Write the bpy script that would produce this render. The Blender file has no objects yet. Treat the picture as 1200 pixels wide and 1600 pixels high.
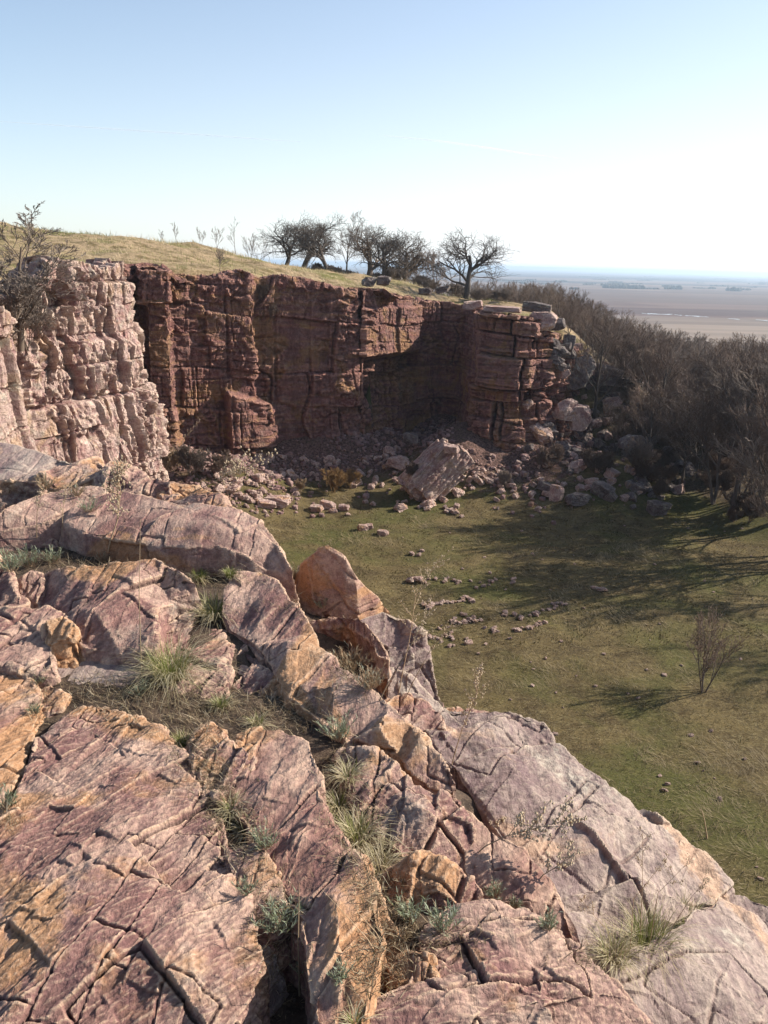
import bpy, bmesh, math, random, time
import numpy as np
from mathutils import Vector, Matrix, geometry
R = math.radians
T00 = time.time()
C = bpy.context.scene.collection
SC = bpy.context.scene
# ---------------------------------------------------------------- camera
EYE = Vector((0, 0, 15.0))
PITCH, ROLL, FPX = 17.3, 1.46, 1244.0
CM = Matrix.Rotation(R(90 - PITCH), 3, 'X') @ Matrix.Rotation(R(ROLL), 3, 'Z')
cam = bpy.data.cameras.new('camera')
cam.sensor_fit = 'VERTICAL'; cam.sensor_height = 36; cam.lens = 28
cam.clip_start = 0.05; cam.clip_end = 90000
co = bpy.data.objects.new('camera', cam); C.objects.link(co)
co.matrix_world = Matrix.Translation(EYE) @ CM.to_4x4()
SC.camera = co
# ---------------------------------------------------------------- sun and sky
SUN_AZ, SUN_EL = 17.0, 31.0            # azimuth measured from +x towards +y
sd = Vector((math.cos(R(SUN_AZ)) * math.cos(R(SUN_EL)), math.sin(R(SUN_AZ)) * math.cos(R(SUN_EL)), math.sin(R(SUN_EL))))
w = bpy.data.worlds.new('World'); SC.world = w; w.use_nodes = True
nt = w.node_tree
sky = nt.nodes.new('ShaderNodeTexSky'); sky.sky_type = 'NISHITA'; sky.sun_disc = False
sky.sun_elevation = R(SUN_EL); sky.sun_rotation = R(90 - SUN_AZ)
sky.air_density = 1.0; sky.dust_density = 1.0; sky.ozone_density = 1.0; sky.altitude = 400
bg = nt.nodes['Background']; bg.inputs['Strength'].default_value = 0.085
_tc = nt.nodes.new('ShaderNodeTexCoord')
def _m(op, a, b=0.0, clamp=False):
    m = nt.nodes.new('ShaderNodeMath'); m.operation = op; m.use_clamp = clamp
    for k, v in enumerate((a, b)):
        if isinstance(v, bpy.types.NodeSocket): nt.links.new(v, m.inputs[k])
        else: m.inputs[k].default_value = v
    return m.outputs[0]
_sx = nt.nodes.new('ShaderNodeSeparateXYZ'); nt.links.new(_tc.outputs['Generated'], _sx.inputs[0])
# thin high haze: whitens the lower sky, most of all on the sun's side
_hz = _m('ADD', 0.19, _m('POWER', _m('SUBTRACT', 1.0, _m('DIVIDE', _m('MAXIMUM', _sx.outputs[2], 0.0), 0.50), True), 2.5))
_sw = _m('MULTIPLY_ADD' if False else 'ADD', _m('MULTIPLY', _sx.outputs[0], 0.62 * math.cos(R(SUN_AZ))), _m('ADD', _m('MULTIPLY', _sx.outputs[1], 0.62 * math.sin(R(SUN_AZ))), 0.46))
_mx = nt.nodes.new('ShaderNodeMix'); _mx.data_type = 'RGBA'; nt.links.new(_m('MULTIPLY', _hz, _sw, True), _mx.inputs[0])
_tn = nt.nodes.new('ShaderNodeMix'); _tn.data_type = 'RGBA'; _tn.blend_type = 'MULTIPLY'; _tn.inputs[0].default_value = 1; nt.links.new(sky.outputs[0], _tn.inputs[6]); _tn.inputs[7].default_value = (0.99, 1.07, 1.11, 1)
nt.links.new(_tn.outputs[2], _mx.inputs[6]); _mx.inputs[7].default_value = (7.6, 7.8, 8.2, 1)
nt.links.new(_mx.outputs[2], bg.inputs['Color'])
sl = bpy.data.lights.new('sun', 'SUN'); sl.energy = 5.0; sl.angle = R(0.5); sl.color = (1, 0.925, 0.81)
so = bpy.data.objects.new('sun', sl); C.objects.link(so)
so.rotation_euler = (-sd).to_track_quat('-Z', 'Y').to_euler(); so.location = (60, 20, 60)
SC.view_settings.view_transform = 'Standard'; SC.view_settings.look = 'None'
SC.view_settings.exposure = 0.92; SC.view_settings.gamma = 1
SC.cycles.max_bounces = 5; SC.cycles.diffuse_bounces = 3; SC.cycles.transparent_max_bounces = 8

def ray(px, py):
    return CM @ Vector(((px - 600) / FPX, (800 - py) / FPX, -1))
def at_d(px, py, d):
    r = ray(px, py); return EYE + r * (-d / r.z)
def at_y(px, py, y):
    r = ray(px, py); return EYE + r * (y / r.y)
def at_z(px, py, z):
    return at_d(px, py, EYE.z - z)
# ---------------------------------------------------------------- noise
def _h(ix, iy, iz, s):
    h = (ix.astype(np.uint32) * np.uint32(0x8da6b343)) ^ (iy.astype(np.uint32) * np.uint32(0xd8163841)) ^ (iz.astype(np.uint32) * np.uint32(0xcb1ab31f)) ^ np.uint32((s * 0x9e3779b1) & 0xffffffff)
    h ^= h >> np.uint32(15); h *= np.uint32(0x2c1b3c6d); h ^= h >> np.uint32(12); h *= np.uint32(0x297a2d39); h ^= h >> np.uint32(15)
    return h
def _u(h, k=0):
    if k:
        h = (h + np.uint32((k * 0x9E3779B9) & 0xffffffff)); h = h ^ (h >> np.uint32(16)); h = h * np.uint32(0x7feb352d); h = h ^ (h >> np.uint32(15)); h = h * np.uint32(0x846ca68b); h = h ^ (h >> np.uint32(16))
    return (h >> np.uint32(8)).astype(np.float32) / 16777216.0
def vnoise(P, s=0):
    """smooth value noise, -1..1"""
    F = np.floor(P); f = (P - F).astype(np.float32); I = F.astype(np.int64)
    f = f * f * f * (f * (f * 6 - 15) + 10)
    out = np.zeros(len(P), np.float32)
    for dx in (0, 1):
        wx = f[:, 0] if dx else 1 - f[:, 0]
        for dy in (0, 1):
            wy = f[:, 1] if dy else 1 - f[:, 1]
            for dz in (0, 1):
                wz = f[:, 2] if dz else 1 - f[:, 2]
                out += wx * wy * wz * _u(_h(I[:, 0] + dx, I[:, 1] + dy, I[:, 2] + dz, s))
    return out * 2 - 1
def fbm(P, s=0, o=4, g=0.5):
    a, t, out = 1.0, 0.0, 0
    for k in range(o):
        out = out + a * vnoise(P * (2.03 ** k) + 17.3 * k, s + k); t += a; a *= g
    return out / t
def facet(P, s=0, jit=0.85, bw=0.03):
    """piecewise tilted facets: returns (height about -1..1, cell random, F2-F1)"""
    Q = P - 0.5; F = np.floor(Q); I = F.astype(np.int64)
    n = len(P); d1 = np.full(n, 9., np.float32); d2 = np.full(n, 9., np.float32)
    val = np.zeros(n, np.float32); val2 = np.zeros(n, np.float32); rnd = np.zeros(n, np.float32)
    for dx in (0, 1):
        for dy in (0, 1):
            for dz in (0, 1):
                h = _h(I[:, 0] + dx, I[:, 1] + dy, I[:, 2] + dz, s)
                c = np.stack([_u(h, 1), _u(h, 2), _u(h, 3)], 1)
                c = (c - 0.5) * jit + 0.5 + F + (dx, dy, dz)
                D = (P - c).astype(np.float32); d = (D * D).sum(1)
                g = np.stack([_u(h, 4), _u(h, 5), _u(h, 6)], 1) * 2 - 1
                v = (D * g).sum(1) * 0.9 + (_u(h, 7) * 2 - 1) * 0.5
                nb = d < d1; n2 = d < d2
                val2 = np.where(nb, val, np.where(n2, v, val2))
                d2 = np.where(nb, d1, np.minimum(d2, d))
                val = np.where(nb, v, val); rnd = np.where(nb, _u(h, 8), rnd); d1 = np.where(nb, d, d1)
    e = np.sqrt(d2) - np.sqrt(d1); q = 0.5 * np.clip(1 - e / bw, 0, 1)
    return val * (1 - q) + val2 * q, rnd, e
def sstep(a, b, x):
    t = np.clip((x - a) / (b - a), 0, 1); return t * t * (3 - 2 * t)
def fbm2(x, y, s=0, o=4):
    x = np.asarray(x, float); y = np.asarray(y, float)
    sh = np.broadcast(x, y).shape
    P = np.stack([np.broadcast_to(x, sh).ravel(), np.broadcast_to(y, sh).ravel(), np.zeros(int(np.prod(sh)))], 1)
    return fbm(P, s, o).reshape(sh)
# ---------------------------------------------------------------- mesh helpers
def mk(name, V, F, mat=None, smooth=False, parent=None, origin=None):
    """V (n,3) float array in world space, F (m,3|4) int array -> one linked mesh object"""
    V = np.asarray(V, np.float32); F = np.asarray(F, np.int32)
    if origin is not None: V = V - np.asarray(origin, np.float32)
    me = bpy.data.meshes.new(name)
    k = F.shape[1]
    me.vertices.add(len(V)); me.vertices.foreach_set('co', V.ravel())
    me.loops.add(F.size); me.loops.foreach_set('vertex_index', F.ravel())
    me.polygons.add(len(F)); me.polygons.foreach_set('loop_start', np.arange(0, F.size, k, dtype=np.int32))
    me.polygons.foreach_set('use_smooth', np.full(len(F), smooth))
    me.update(calc_edges=True)
    if mat: me.materials.append(mat)
    o = bpy.data.objects.new(name, me); C.objects.link(o)
    if origin is not None: o.location = origin
    if parent: o.parent = parent
    return o
def tag(o, label=None, cat=None, group=None, kind=None):
    if label: o['label'] = label
    if cat: o['category'] = cat
    if group: o['group'] = group
    if kind: o['kind'] = kind
    return o
def attr(o, name, arr):
    a = o.data.attributes.new(name, 'FLOAT', 'POINT'); a.data.foreach_set('value', np.asarray(arr, np.float32))
def grid_faces(nu, nv):
    i = np.arange(nu * nv).reshape(nu, nv)
    return np.stack([i[:-1, :-1].ravel(), i[1:, :-1].ravel(), i[1:, 1:].ravel(), i[:-1, 1:].ravel()], 1)
# ---------------------------------------------------------------- materials
def newmat(name):
    m = bpy.data.materials.new(name); m.use_nodes = True
    n = m.node_tree.nodes; b = n['Principled BSDF']; b.inputs['Specular IOR Level'].default_value = 0.3
    return m, m.node_tree, n, b
def nd(nt, t, ins=None, **kw):
    n = nt.nodes.new(t)
    for k, v in kw.items(): setattr(n, k, v)
    for k, v in (ins or {}).items():
        if isinstance(v, bpy.types.NodeSocket): nt.links.new(v, n.inputs[k])
        else: n.inputs[k].default_value = v
    return n
def ramp(nt, fac, stops):
    r = nt.nodes.new('ShaderNodeValToRGB'); nt.links.new(fac, r.inputs[0])
    e = r.color_ramp.elements
    while len(e) < len(stops): e.new(0.5)
    for k, (p, c) in enumerate(stops):
        e[k].position = p; e[k].color = (c[0], c[1], c[2], 1) if isinstance(c, tuple) else (c, c, c, 1)
    return r.outputs[0]
def noise(nt, vec, scale, detail=5, rough=0.55, dist=0.0, off=(0, 0, 0), st=(1, 1, 1), rot=(0, 0, 0)):
    mp = nd(nt, 'ShaderNodeMapping', {'Vector': vec, 'Location': off, 'Scale': st, 'Rotation': rot})
    return nd(nt, 'ShaderNodeTexNoise', {'Vector': mp.outputs[0], 'Scale': scale, 'Detail': detail, 'Roughness': rough, 'Distortion': dist}).outputs[0]
def mix(nt, fac, a, b, mode='MIX'):
    m = nt.nodes.new('ShaderNodeMix'); m.data_type = 'RGBA'; m.blend_type = mode
    for k, v in ((0, fac), (6, a), (7, b)):
        if isinstance(v, bpy.types.NodeSocket): nt.links.new(v, m.inputs[k])
        elif k == 0: m.inputs[0].default_value = v
        else: m.inputs[k].default_value = (v[0], v[1], v[2], 1)
    return m.outputs[2]
def math_(nt, op, a, b=0.0, c=None):
    m = nt.nodes.new('ShaderNodeMath'); m.operation = op
    for k, v in enumerate((a, b) if c is None else (a, b, c)):
        if isinstance(v, bpy.types.NodeSocket): nt.links.new(v, m.inputs[k])
        else: m.inputs[k].default_value = v
    return m.outputs[0]
def rock_mat(name, base, pale, orange, dark, o_amt=0.5, d_amt=0.5, sc=1.0, lichen=0.3, edge=0.6, bump=0.012, strat=0.0, fine=1.0, seed=0.0, inst=False):
    m, t, n, b = newmat(name)
    tc = nd(t, 'ShaderNodeTexCoord')
    vec = tc.outputs['Object'] if inst else nd(t, 'ShaderNodeNewGeometry').outputs['Position']
    if inst:
        oi = nd(t, 'ShaderNodeObjectInfo')
        vec = nd(t, 'ShaderNodeVectorMath', {0: vec, 1: nd(t, 'ShaderNodeCombineXYZ', {0: math_(t, 'MULTIPLY', oi.outputs['Random'], 40.0), 1: math_(t, 'MULTIPLY', oi.outputs['Random'], 91.0)}).outputs[0]}, operation='ADD').outputs[0]
    vec = nd(t, 'ShaderNodeMapping', {'Vector': vec, 'Location': (seed, seed * 1.7, -seed)}).outputs[0]
    n1 = noise(t, vec, 2.2 * sc, 6, 0.6, 0.6)
    n2 = noise(t, vec, 1.1 * sc, 7, 0.62, 1.0, (3, 1, 7))
    n3 = noise(t, vec, 5.5 * sc, 8, 0.7, 0.4, (9, 4, 2))
    n4 = noise(t, vec, 30 * sc, 6, 0.7, 0.0, (1, 8, 2))
    ns = noise(t, vec, 6 * sc, 6, 0.65, 0.8, (5, 5, 5), (2.6, 0.6, 2.0), (0, 0, R(35)))
    c = mix(t, ramp(t, n1, [(0.42, 0.0), (0.57, 1.0)]), base, pale)
    c = mix(t, ramp(t, ns, [(0.42, 0.0), (0.62, 0.55)]), c, (base[0] * 0.62, base[1] * 0.52, base[2] * 0.66))
    om = ramp(t, n2, [(0.645 - 0.24 * o_amt, 0.0), (0.70 - 0.24 * o_amt, 0.85)])
    c = mix(t, om, c, orange)
    if strat:
        s1 = noise(t, vec, 1.0, 7, 0.7, 0.5, (2, 2, 2), (0.12, 0.12, 2.2))
        c = mix(t, ramp(t, s1, [(0.4, 0.0), (0.5, strat)]), c, (dark[0] * 1.6, dark[1] * 1.6, dark[2] * 1.6))
        s2 = noise(t, vec, 1.0, 7, 0.7, 0.5, (7, 2, 6), (0.2, 0.2, 3.0))
        c = mix(t, ramp(t, s2, [(0.5, 0.0), (0.62, strat)]), c, (orange[0] * 1.1, orange[1] * 1.15, orange[2] * 1.1))
        s3 = noise(t, vec, 1.0, 6, 0.65, 0.5, (3, 9, 1), (0.9, 0.9, 0.1))
        c = mix(t, ramp(t, s3, [(0.52, 0.0), (0.66, strat)]), c, dark)
    dm = ramp(t, n3, [(0.66 - 0.14 * d_amt, 0.0), (0.78 - 0.14 * d_amt, 0.8)])
    c = mix(t, dm, c, dark)
    # lichen: pale mineral crust patches
    lm = math_(t, 'MULTIPLY', ramp(t, noise(t, vec, 3.4 * sc, 5, 0.6, 0.3, (11, 3, 5)), [(0.56, 0.0), (0.66, 1.0)]), ramp(t, n4, [(0.4, 0.2), (0.6, 1.0)]))
    c = mix(t, math_(t, 'MULTIPLY', lm, lichen), c, (0.40, 0.38, 0.30))
    n5 = noise(t, vec, 110 * sc, 3, 0.7, 0.0, (6, 1, 4)); c = mix(t, 1.0, c, ramp(t, n5, [(0.3, 0.78), (0.5, 1.0), (0.7, 1.2)]), 'MULTIPLY')
    sp = ramp(t, n4, [(0.3, 0.72), (0.5, 1.0), (0.7, 1.22)])
    c = mix(t, 1.0, c, sp, 'MULTIPLY')
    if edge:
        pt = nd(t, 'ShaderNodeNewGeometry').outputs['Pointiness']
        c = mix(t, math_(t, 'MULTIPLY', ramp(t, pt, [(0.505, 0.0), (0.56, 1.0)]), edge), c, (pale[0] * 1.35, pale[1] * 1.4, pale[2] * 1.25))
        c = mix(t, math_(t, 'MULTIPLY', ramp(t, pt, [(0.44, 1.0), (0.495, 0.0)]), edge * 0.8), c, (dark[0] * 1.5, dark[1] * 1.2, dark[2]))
    t.links.new(c, b.inputs['Base Color'])
    t.links.new(ramp(t, n3, [(0.3, 0.75), (0.7, 0.95)]), b.inputs['Roughness'])
    nb = noise(t, vec, 14 * fine, 8, 0.68, 0.3, (4, 4, 1), (1.8, 0.7, 1.4), (0, 0, R(35)))
    vo = nd(t, 'ShaderNodeTexVoronoi', {'Vector': nd(t, 'ShaderNodeVectorMath', {0: vec, 1: nd(t, 'ShaderNodeVectorMath', {0: nd(t, 'ShaderNodeTexNoise', {'Vector': vec, 'Scale': 9.0 * fine, 'Detail': 4.0}).outputs[1], 1: (0.12 / fine,) * 3}, operation='MULTIPLY').outputs[0]}, operation='ADD').outputs[0], 'Scale': 9.0 * fine}, feature='F1')
    hgt = math_(t, 'ADD', math_(t, 'MULTIPLY', nb, 1.0), math_(t, 'MULTIPLY', math_(t, 'ADD', vo.outputs['Distance'], 0.0), 0.35))
    hgt = math_(t, 'ADD', hgt, math_(t, 'MULTIPLY', n4, 0.25))
    bp = nd(t, 'ShaderNodeBump', {'Height': hgt, 'Strength': 0.9, 'Distance': bump / fine * 2.2})
    t.links.new(bp.outputs[0], b.inputs['Normal'])
    return m
MAUVE, PINK, ORANGE, DARK = (0.215, 0.112, 0.094), (0.40, 0.268, 0.208), (0.36, 0.195, 0.095), (0.045, 0.034, 0.034)
M = {}
M['fg'] = rock_mat('foreground quartzite', MAUVE, PINK, ORANGE, DARK, 0.5, 0.6, 1.0, 0.35, 0.75, 0.012)
M['fg_orange'] = rock_mat('iron stained quartzite', (0.235, 0.122, 0.095), (0.39, 0.26, 0.195), (0.36, 0.19, 0.09), DARK, 0.75, 0.4, 1.0, 0.2, 0.6, 0.008, seed=5)
M['fg_pale'] = rock_mat('weathered pale quartzite', (0.20, 0.138, 0.124), (0.34, 0.262, 0.218), (0.42, 0.27, 0.18), (0.11, 0.085, 0.08), 0.3, 0.75, 0.9, 0.5, 0.6, 0.009, seed=9)
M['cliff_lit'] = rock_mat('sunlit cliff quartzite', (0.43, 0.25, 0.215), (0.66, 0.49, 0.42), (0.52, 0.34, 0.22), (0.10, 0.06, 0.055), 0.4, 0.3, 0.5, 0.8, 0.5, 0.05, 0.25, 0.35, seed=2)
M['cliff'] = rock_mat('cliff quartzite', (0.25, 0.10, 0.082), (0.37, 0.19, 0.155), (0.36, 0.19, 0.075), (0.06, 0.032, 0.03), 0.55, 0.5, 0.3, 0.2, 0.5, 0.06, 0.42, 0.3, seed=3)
M['boulder'] = rock_mat('boulder quartzite', (0.33, 0.20, 0.17), (0.50, 0.37, 0.31), (0.38, 0.2, 0.1), DARK, 0.35, 0.4, 0.8, 0.4, 0.5, 0.03, 0, 0.6, inst=True)
M['scree'] = rock_mat('scree quartzite', (0.20, 0.115, 0.10), (0.33, 0.22, 0.19), (0.28, 0.16, 0.1), DARK, 0.35, 0.4, 0.5, 0.1, 0, 0.02, 0, 0.6, seed=4)
M['boulder_grey'] = rock_mat('grey weathered quartzite', (0.10, 0.075, 0.068), (0.20, 0.16, 0.145), (0.3, 0.19, 0.12), DARK, 0.2, 0.5, 0.8, 0.8, 0.5, 0.03, 0, 0.6, inst=True)
# ================================================================ rocks
def remesh(verts, faces, voxel):
    me = bpy.data.meshes.new('tmp'); me.from_pydata([tuple(v) for v in verts], [], faces); me.update()
    bm = bmesh.new(); bm.from_mesh(me); bmesh.ops.recalc_face_normals(bm, faces=bm.faces); bm.to_mesh(me); bm.free()
    o = bpy.data.objects.new('tmp', me); C.objects.link(o)
    md = o.modifiers.new('r', 'REMESH'); md.mode = 'VOXEL'; md.voxel_size = voxel; md.adaptivity = 0
    dg = bpy.context.evaluated_depsgraph_get(); ev = o.evaluated_get(dg); m2 = ev.to_mesh()
    V = np.empty(len(m2.vertices) * 3, np.float32); m2.vertices.foreach_get('co', V)
    N = np.empty(len(m2.vertices) * 3, np.float32); m2.vertices.foreach_get('normal', N)
    L = np.empty(len(m2.loops), np.int32); m2.loops.foreach_get('vertex_index', L)
    F = L.reshape(-1, 4); ev.to_mesh_clear()
    bpy.data.objects.remove(o); bpy.data.meshes.remove(me)
    return V.reshape(-1, 3).astype(np.float64), N.reshape(-1, 3).astype(np.float64), F
def rotz(P, a):
    c, s = math.cos(a), math.sin(a); Q = P.copy(); Q[:, 0] = c * P[:, 0] - s * P[:, 1]; Q[:, 1] = s * P[:, 0] + c * P[:, 1]; return Q
def c1(x, seed, jit=0.7):
    """one-dimensional cells: index, distance to the nearest border (in cells), centre"""
    def bd(i): return i + (_u(_h(i.astype(np.int64), i.astype(np.int64) * 0 + 7, i.astype(np.int64) * 0, seed)) - 0.5) * jit
    i = np.floor(x); b0, b1, b2 = bd(i), bd(i + 1), bd(i - 1)
    k = np.where(x < b0, i - 1, i); lo = np.where(x < b0, b2, b0); hi = np.where(x < b0, b0, b1)
    up = x >= b1; k = np.where(up, i + 1, k); b3 = bd(i + 2); lo = np.where(up, b1, lo); hi = np.where(up, b3, hi)
    return k, np.minimum(x - lo, hi - x), (lo + hi) / 2
def relax(V, F, it=2, lam=.55):
    """takes the stair-steps out of displaced grids"""
    a = np.concatenate([F[:, 0], F[:, 1], F[:, 2], F[:, 3]]); b = np.concatenate([F[:, 1], F[:, 2], F[:, 3], F[:, 0]])
    i = np.concatenate([a, b]); j = np.concatenate([b, a]); n = len(V); c = np.bincount(i, minlength=n)[:, None].clip(1)
    el = np.median(np.linalg.norm(V[F[:, 0]] - V[F[:, 1]], axis=1))
    for _ in range(it):
        S = np.stack([np.bincount(i, weights=V[j, k], minlength=n) for k in range(3)], 1); D = S / c - V
        V = V + lam * D * np.clip(np.linalg.norm(D, axis=1) / el * 1.6 - .35, .08, 1)[:, None]
    return V
def crag(P, s=0, jit=.8):
    """angular broken surface: nearest skewed octahedron, flat faces meeting in sharp creases (about -1..1)"""
    Q = P - 0.5; F = np.floor(Q); I = F.astype(np.int64); n = len(P); best = np.full(n, 9., np.float32); r = np.zeros(n, np.float32)
    for dx in (0, 1):
        for dy in (0, 1):
            for dz in (0, 1):
                h = _h(I[:, 0] + dx, I[:, 1] + dy, I[:, 2] + dz, s)
                D = P - ((np.stack([_u(h, 1), _u(h, 2), _u(h, 3)], 1) - .5) * jit + .5 + F + (dx, dy, dz)); x, y, z = D[:, 0], D[:, 1], D[:, 2]
                k = .5 + 1.0 * _u(h, 4); m = .5 + 1.0 * _u(h, 5)
                d = np.abs(x * k + y * .45) + np.abs(y * m - z * .45) + np.abs(z + x * .4) + (_u(h, 6) - .5) * .5 + x * (_u(h, 7) - .5) * .9
                nb = d < best; best = np.where(nb, d, best); r = np.where(nb, _u(h, 8), r)
    return 1 - best * 1.25, r
def blk2(u, v, a, b, seed, wob=.06):
    """straight-jointed blocks in a plane: random height, tilt, distance to the joints (metres)"""
    uw = u + wob * b * fbm2(u / b, v / b, seed + 1, 3); k, du, cu = c1(uw / a, seed)
    hk = _u(_h(k.astype(np.int64), k.astype(np.int64) * 0 + 3, k.astype(np.int64) * 0, seed + 3)); bl = b * (.6 + .9 * hk)
    vw = v + wob * b * fbm2(u / b + 9, v / b, seed + 2, 3); j, dv, cv = c1(vw / bl + hk * 31, seed + 5)
    h = _h(k.astype(np.int64), j.astype(np.int64), k.astype(np.int64) * 0, seed + 9)
    return _u(h, 1) - .5, (uw / a - cu) * (_u(h, 2) - .5) * 1.6 + (vw / bl + hk * 31 - cv) * (_u(h, 3) - .5) * 1.6, np.minimum(du * a, dv * bl), _u(h, 4)
def roughen(V, N, sc, amp, seed=0, ang=35, warp=None, aniso=(1.5, .62, 1.3), fine=1.0, vox=0.0):
    """sc: size of the largest facets in metres, amp: their height"""
    W = np.stack([fbm(V / (sc * 1.5), seed + k, 2) for k in (11, 12, 13)], 1)
    Q = rotz(V, R(ang)); n2 = np.column_stack([Q, V])
    # split along bedding: use the two axes least aligned with the normal
    flat = np.abs(N[:, 2]) > .55
    u = Q[:, 0] + .35 * Q[:, 2]; v = np.where(flat, Q[:, 1], Q[:, 2] * 1.0 + 7.3)
    d = 0
    r, t, e, q = blk2(u, v, sc * .85, sc * 1.9, seed + 20); d = d + amp * (1.0 * r + 1.0 * t)
    d = d - amp * 1.1 * (1 - sstep(.3 * vox, 1.1 * vox + .002, e)) * (q > 1 - .3 * min(fine, 1) ** 2.5)
    r, t, e, q = blk2(u * .9 + v * .44, v * .9 - u * .44, sc * .38, sc * .8, seed + 40, .1); ms = sstep(-.2, .25, fbm(V / sc, seed + 41, 2))
    d = d + amp * .55 * (r + 1.2 * t) * (.3 + .7 * ms) * fine - amp * .7 * (1 - sstep(.3 * vox, 1.0 * vox + .0015, e)) * (q > .8) * fine
    A = np.array(aniso); B = Q * A + W * sc * .25
    c, _ = crag(B / (sc * .75), seed + 1); d = d + amp * .75 * c
    c, _ = crag((rotz(B, .9) + .3 * B[:, [1, 2, 0]]) / (sc * .34) + 5, seed + 2); d = d + amp * .42 * c * fine * (.35 + .65 * sstep(-.3, .2, fbm(V / (sc * .8), seed + 43, 2)))
    c, _ = crag((rotz(B, 2.1) + .3 * B[:, [2, 0, 1]]) / (sc * .13) + 9, seed + 3); d = d + amp * .16 * c * fine
    c, _ = crag((rotz(B, 3.3) + .3 * B[:, [1, 0, 2]]) / (sc * .055) + 4, seed + 4); d = d + amp * .07 * c * fine
    d = d + amp * .12 * fbm(V / (sc * .2), seed + 5, 4) * fine + amp * .5 * fbm(V / (sc * 2.5), seed + 6, 2)
    return V + W * sc * .06 + N * (d - amp * .45)[:, None]
def cdt(pts2, n):
    e = [(i, (i + 1) % n) for i in range(n)]
    vs, _, fs, ov, _, _ = geometry.delaunay_2d_cdt([Vector(p) for p in pts2], e, [], 1, 1e-6)
    return vs, fs, ov
def crossing(t):
    def o(p, q, r): return (q.x - p.x) * (r.y - p.y) - (q.y - p.y) * (r.x - p.x)
    n = len(t)
    for i in range(n):
        for j in range(i + 2, n):
            if (j + 1) % n == i: continue
            a, b, c, d = t[i], t[(i + 1) % n], t[j], t[(j + 1) % n]
            if o(a, b, c) * o(a, b, d) <= 0 and o(c, d, a) * o(c, d, b) <= 0: return True
    return False
def slab(name, poly, thick, label, mat='fg', inner=(), seed=1, sc=0.22, amp=0.028, ang=35, flare=0.25, vox=None, cat='rock slab', chamfer=0.022, aniso=(1.5, .62, 1.3), fine=1.0):
    """a thick piece of rock: outline given where it stands (direction from the eye, metres below the eye)"""
    top = [at_d(*p) for p in poly]; n = len(top); dm = sum(p[2] for p in poly) / n
    while crossing(top):                                   # flatten the top until its outline is a simple loop
        poly = [(p[0], p[1], dm + (p[2] - dm) * 0.75) for p in poly]; top = [at_d(*p) for p in poly]
    cc = sum(top, Vector()) / n
    top = [p + Vector((p.x - cc.x, p.y - cc.y, 0)).normalized() * 0.035 for p in top]
    # densify the outline and make it uneven
    rnd = random.Random(seed); out = []
    for i in range(n):
        a, b_ = top[i], top[(i + 1) % n]; L = (b_ - a).length; k = max(1, int(L / 0.13))
        for j in range(k):
            p = a.lerp(b_, j / k)
            if j:
                nrm = Vector(((b_ - a).y, -(b_ - a).x, 0)).normalized(); p = p + nrm * rnd.uniform(-1, 1) * min(0.03, 0.12 * L)
            out.append(p)
    n = len(out); cen = sum(out, Vector()) / n
    inn = [at_d(p[0], p[1], dm + (p[2] - dm) * .55) for p in inner]
    vs, fs, ov = cdt([(p.x, p.y) for p in out + inn], n)
    src = out + inn; P = []
    for v, o_ in zip(vs, ov): P.append(src[o_[0]].copy() if o_ else Vector((v.x, v.y, cen.z)))
    zc = [p.z for p in P]
    # chamfered rim: the top outline shrinks a little, the rim sits lower
    area_r = math.sqrt(max(1e-4, sum(abs((out[i] - cen).cross(out[(i + 1) % n] - cen).z) for i in range(n)) / 2 / math.pi))
    ch = min(chamfer, area_r * 0.3)
    ids = {}
    for i, o_ in enumerate(ov):
        for q in o_:
            if q < n: ids[q] = i
    V = []; 
    for i, p in enumerate(P):
        V.append(p)
    for q, i in ids.items():
        dcen = Vector((cen.x - out[q].x, cen.y - out[q].y, 0)); dcen.normalize()
        V[i] = P[i] + dcen * ch
    faces = [tuple(f) for f in fs]
    rim = []; bot = []
    for q in range(n):
        p = out[q]; rim.append(len(V)); V.append(Vector((p.x, p.y, p.z - ch * 0.9)))
    for q in range(n):
        p = out[q]; o2 = (p - cen); o2.z = 0; o2.normalize()
        t = thick * rnd.uniform(0.9, 1.1)
        bot.append(len(V)); V.append(Vector((p.x, p.y, p.z - t)) + o2 * flare * thick)
    loop = [ids[q] for q in range(n)]
    for q in range(n):
        r = (q + 1) % n
        faces.append((loop[q], loop[r], rim[r], rim[q])); faces.append((rim[q], rim[r], bot[r], bot[q]))
    ce = len(V); V.append(sum((V[i] for i in bot), Vector()) / n)
    for q in range(n): faces.append((bot[(q + 1) % n], bot[q], ce))
    rng = (cen - EYE).length
    vox = vox or max(0.0042, rng * 0.0019)
    Vn, Nn, F = remesh(V, faces, vox)
    Vn = roughen(Vn, Nn, sc, amp, seed, ang, aniso=aniso, fine=fine, vox=vox)
    Vn = relax(Vn, F)
    o = mk(name, Vn, F, M[mat], smooth=False, origin=(cen.x, cen.y, cen.z - thick))
    tag(o, label, cat, kind='thing')
    return o
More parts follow.
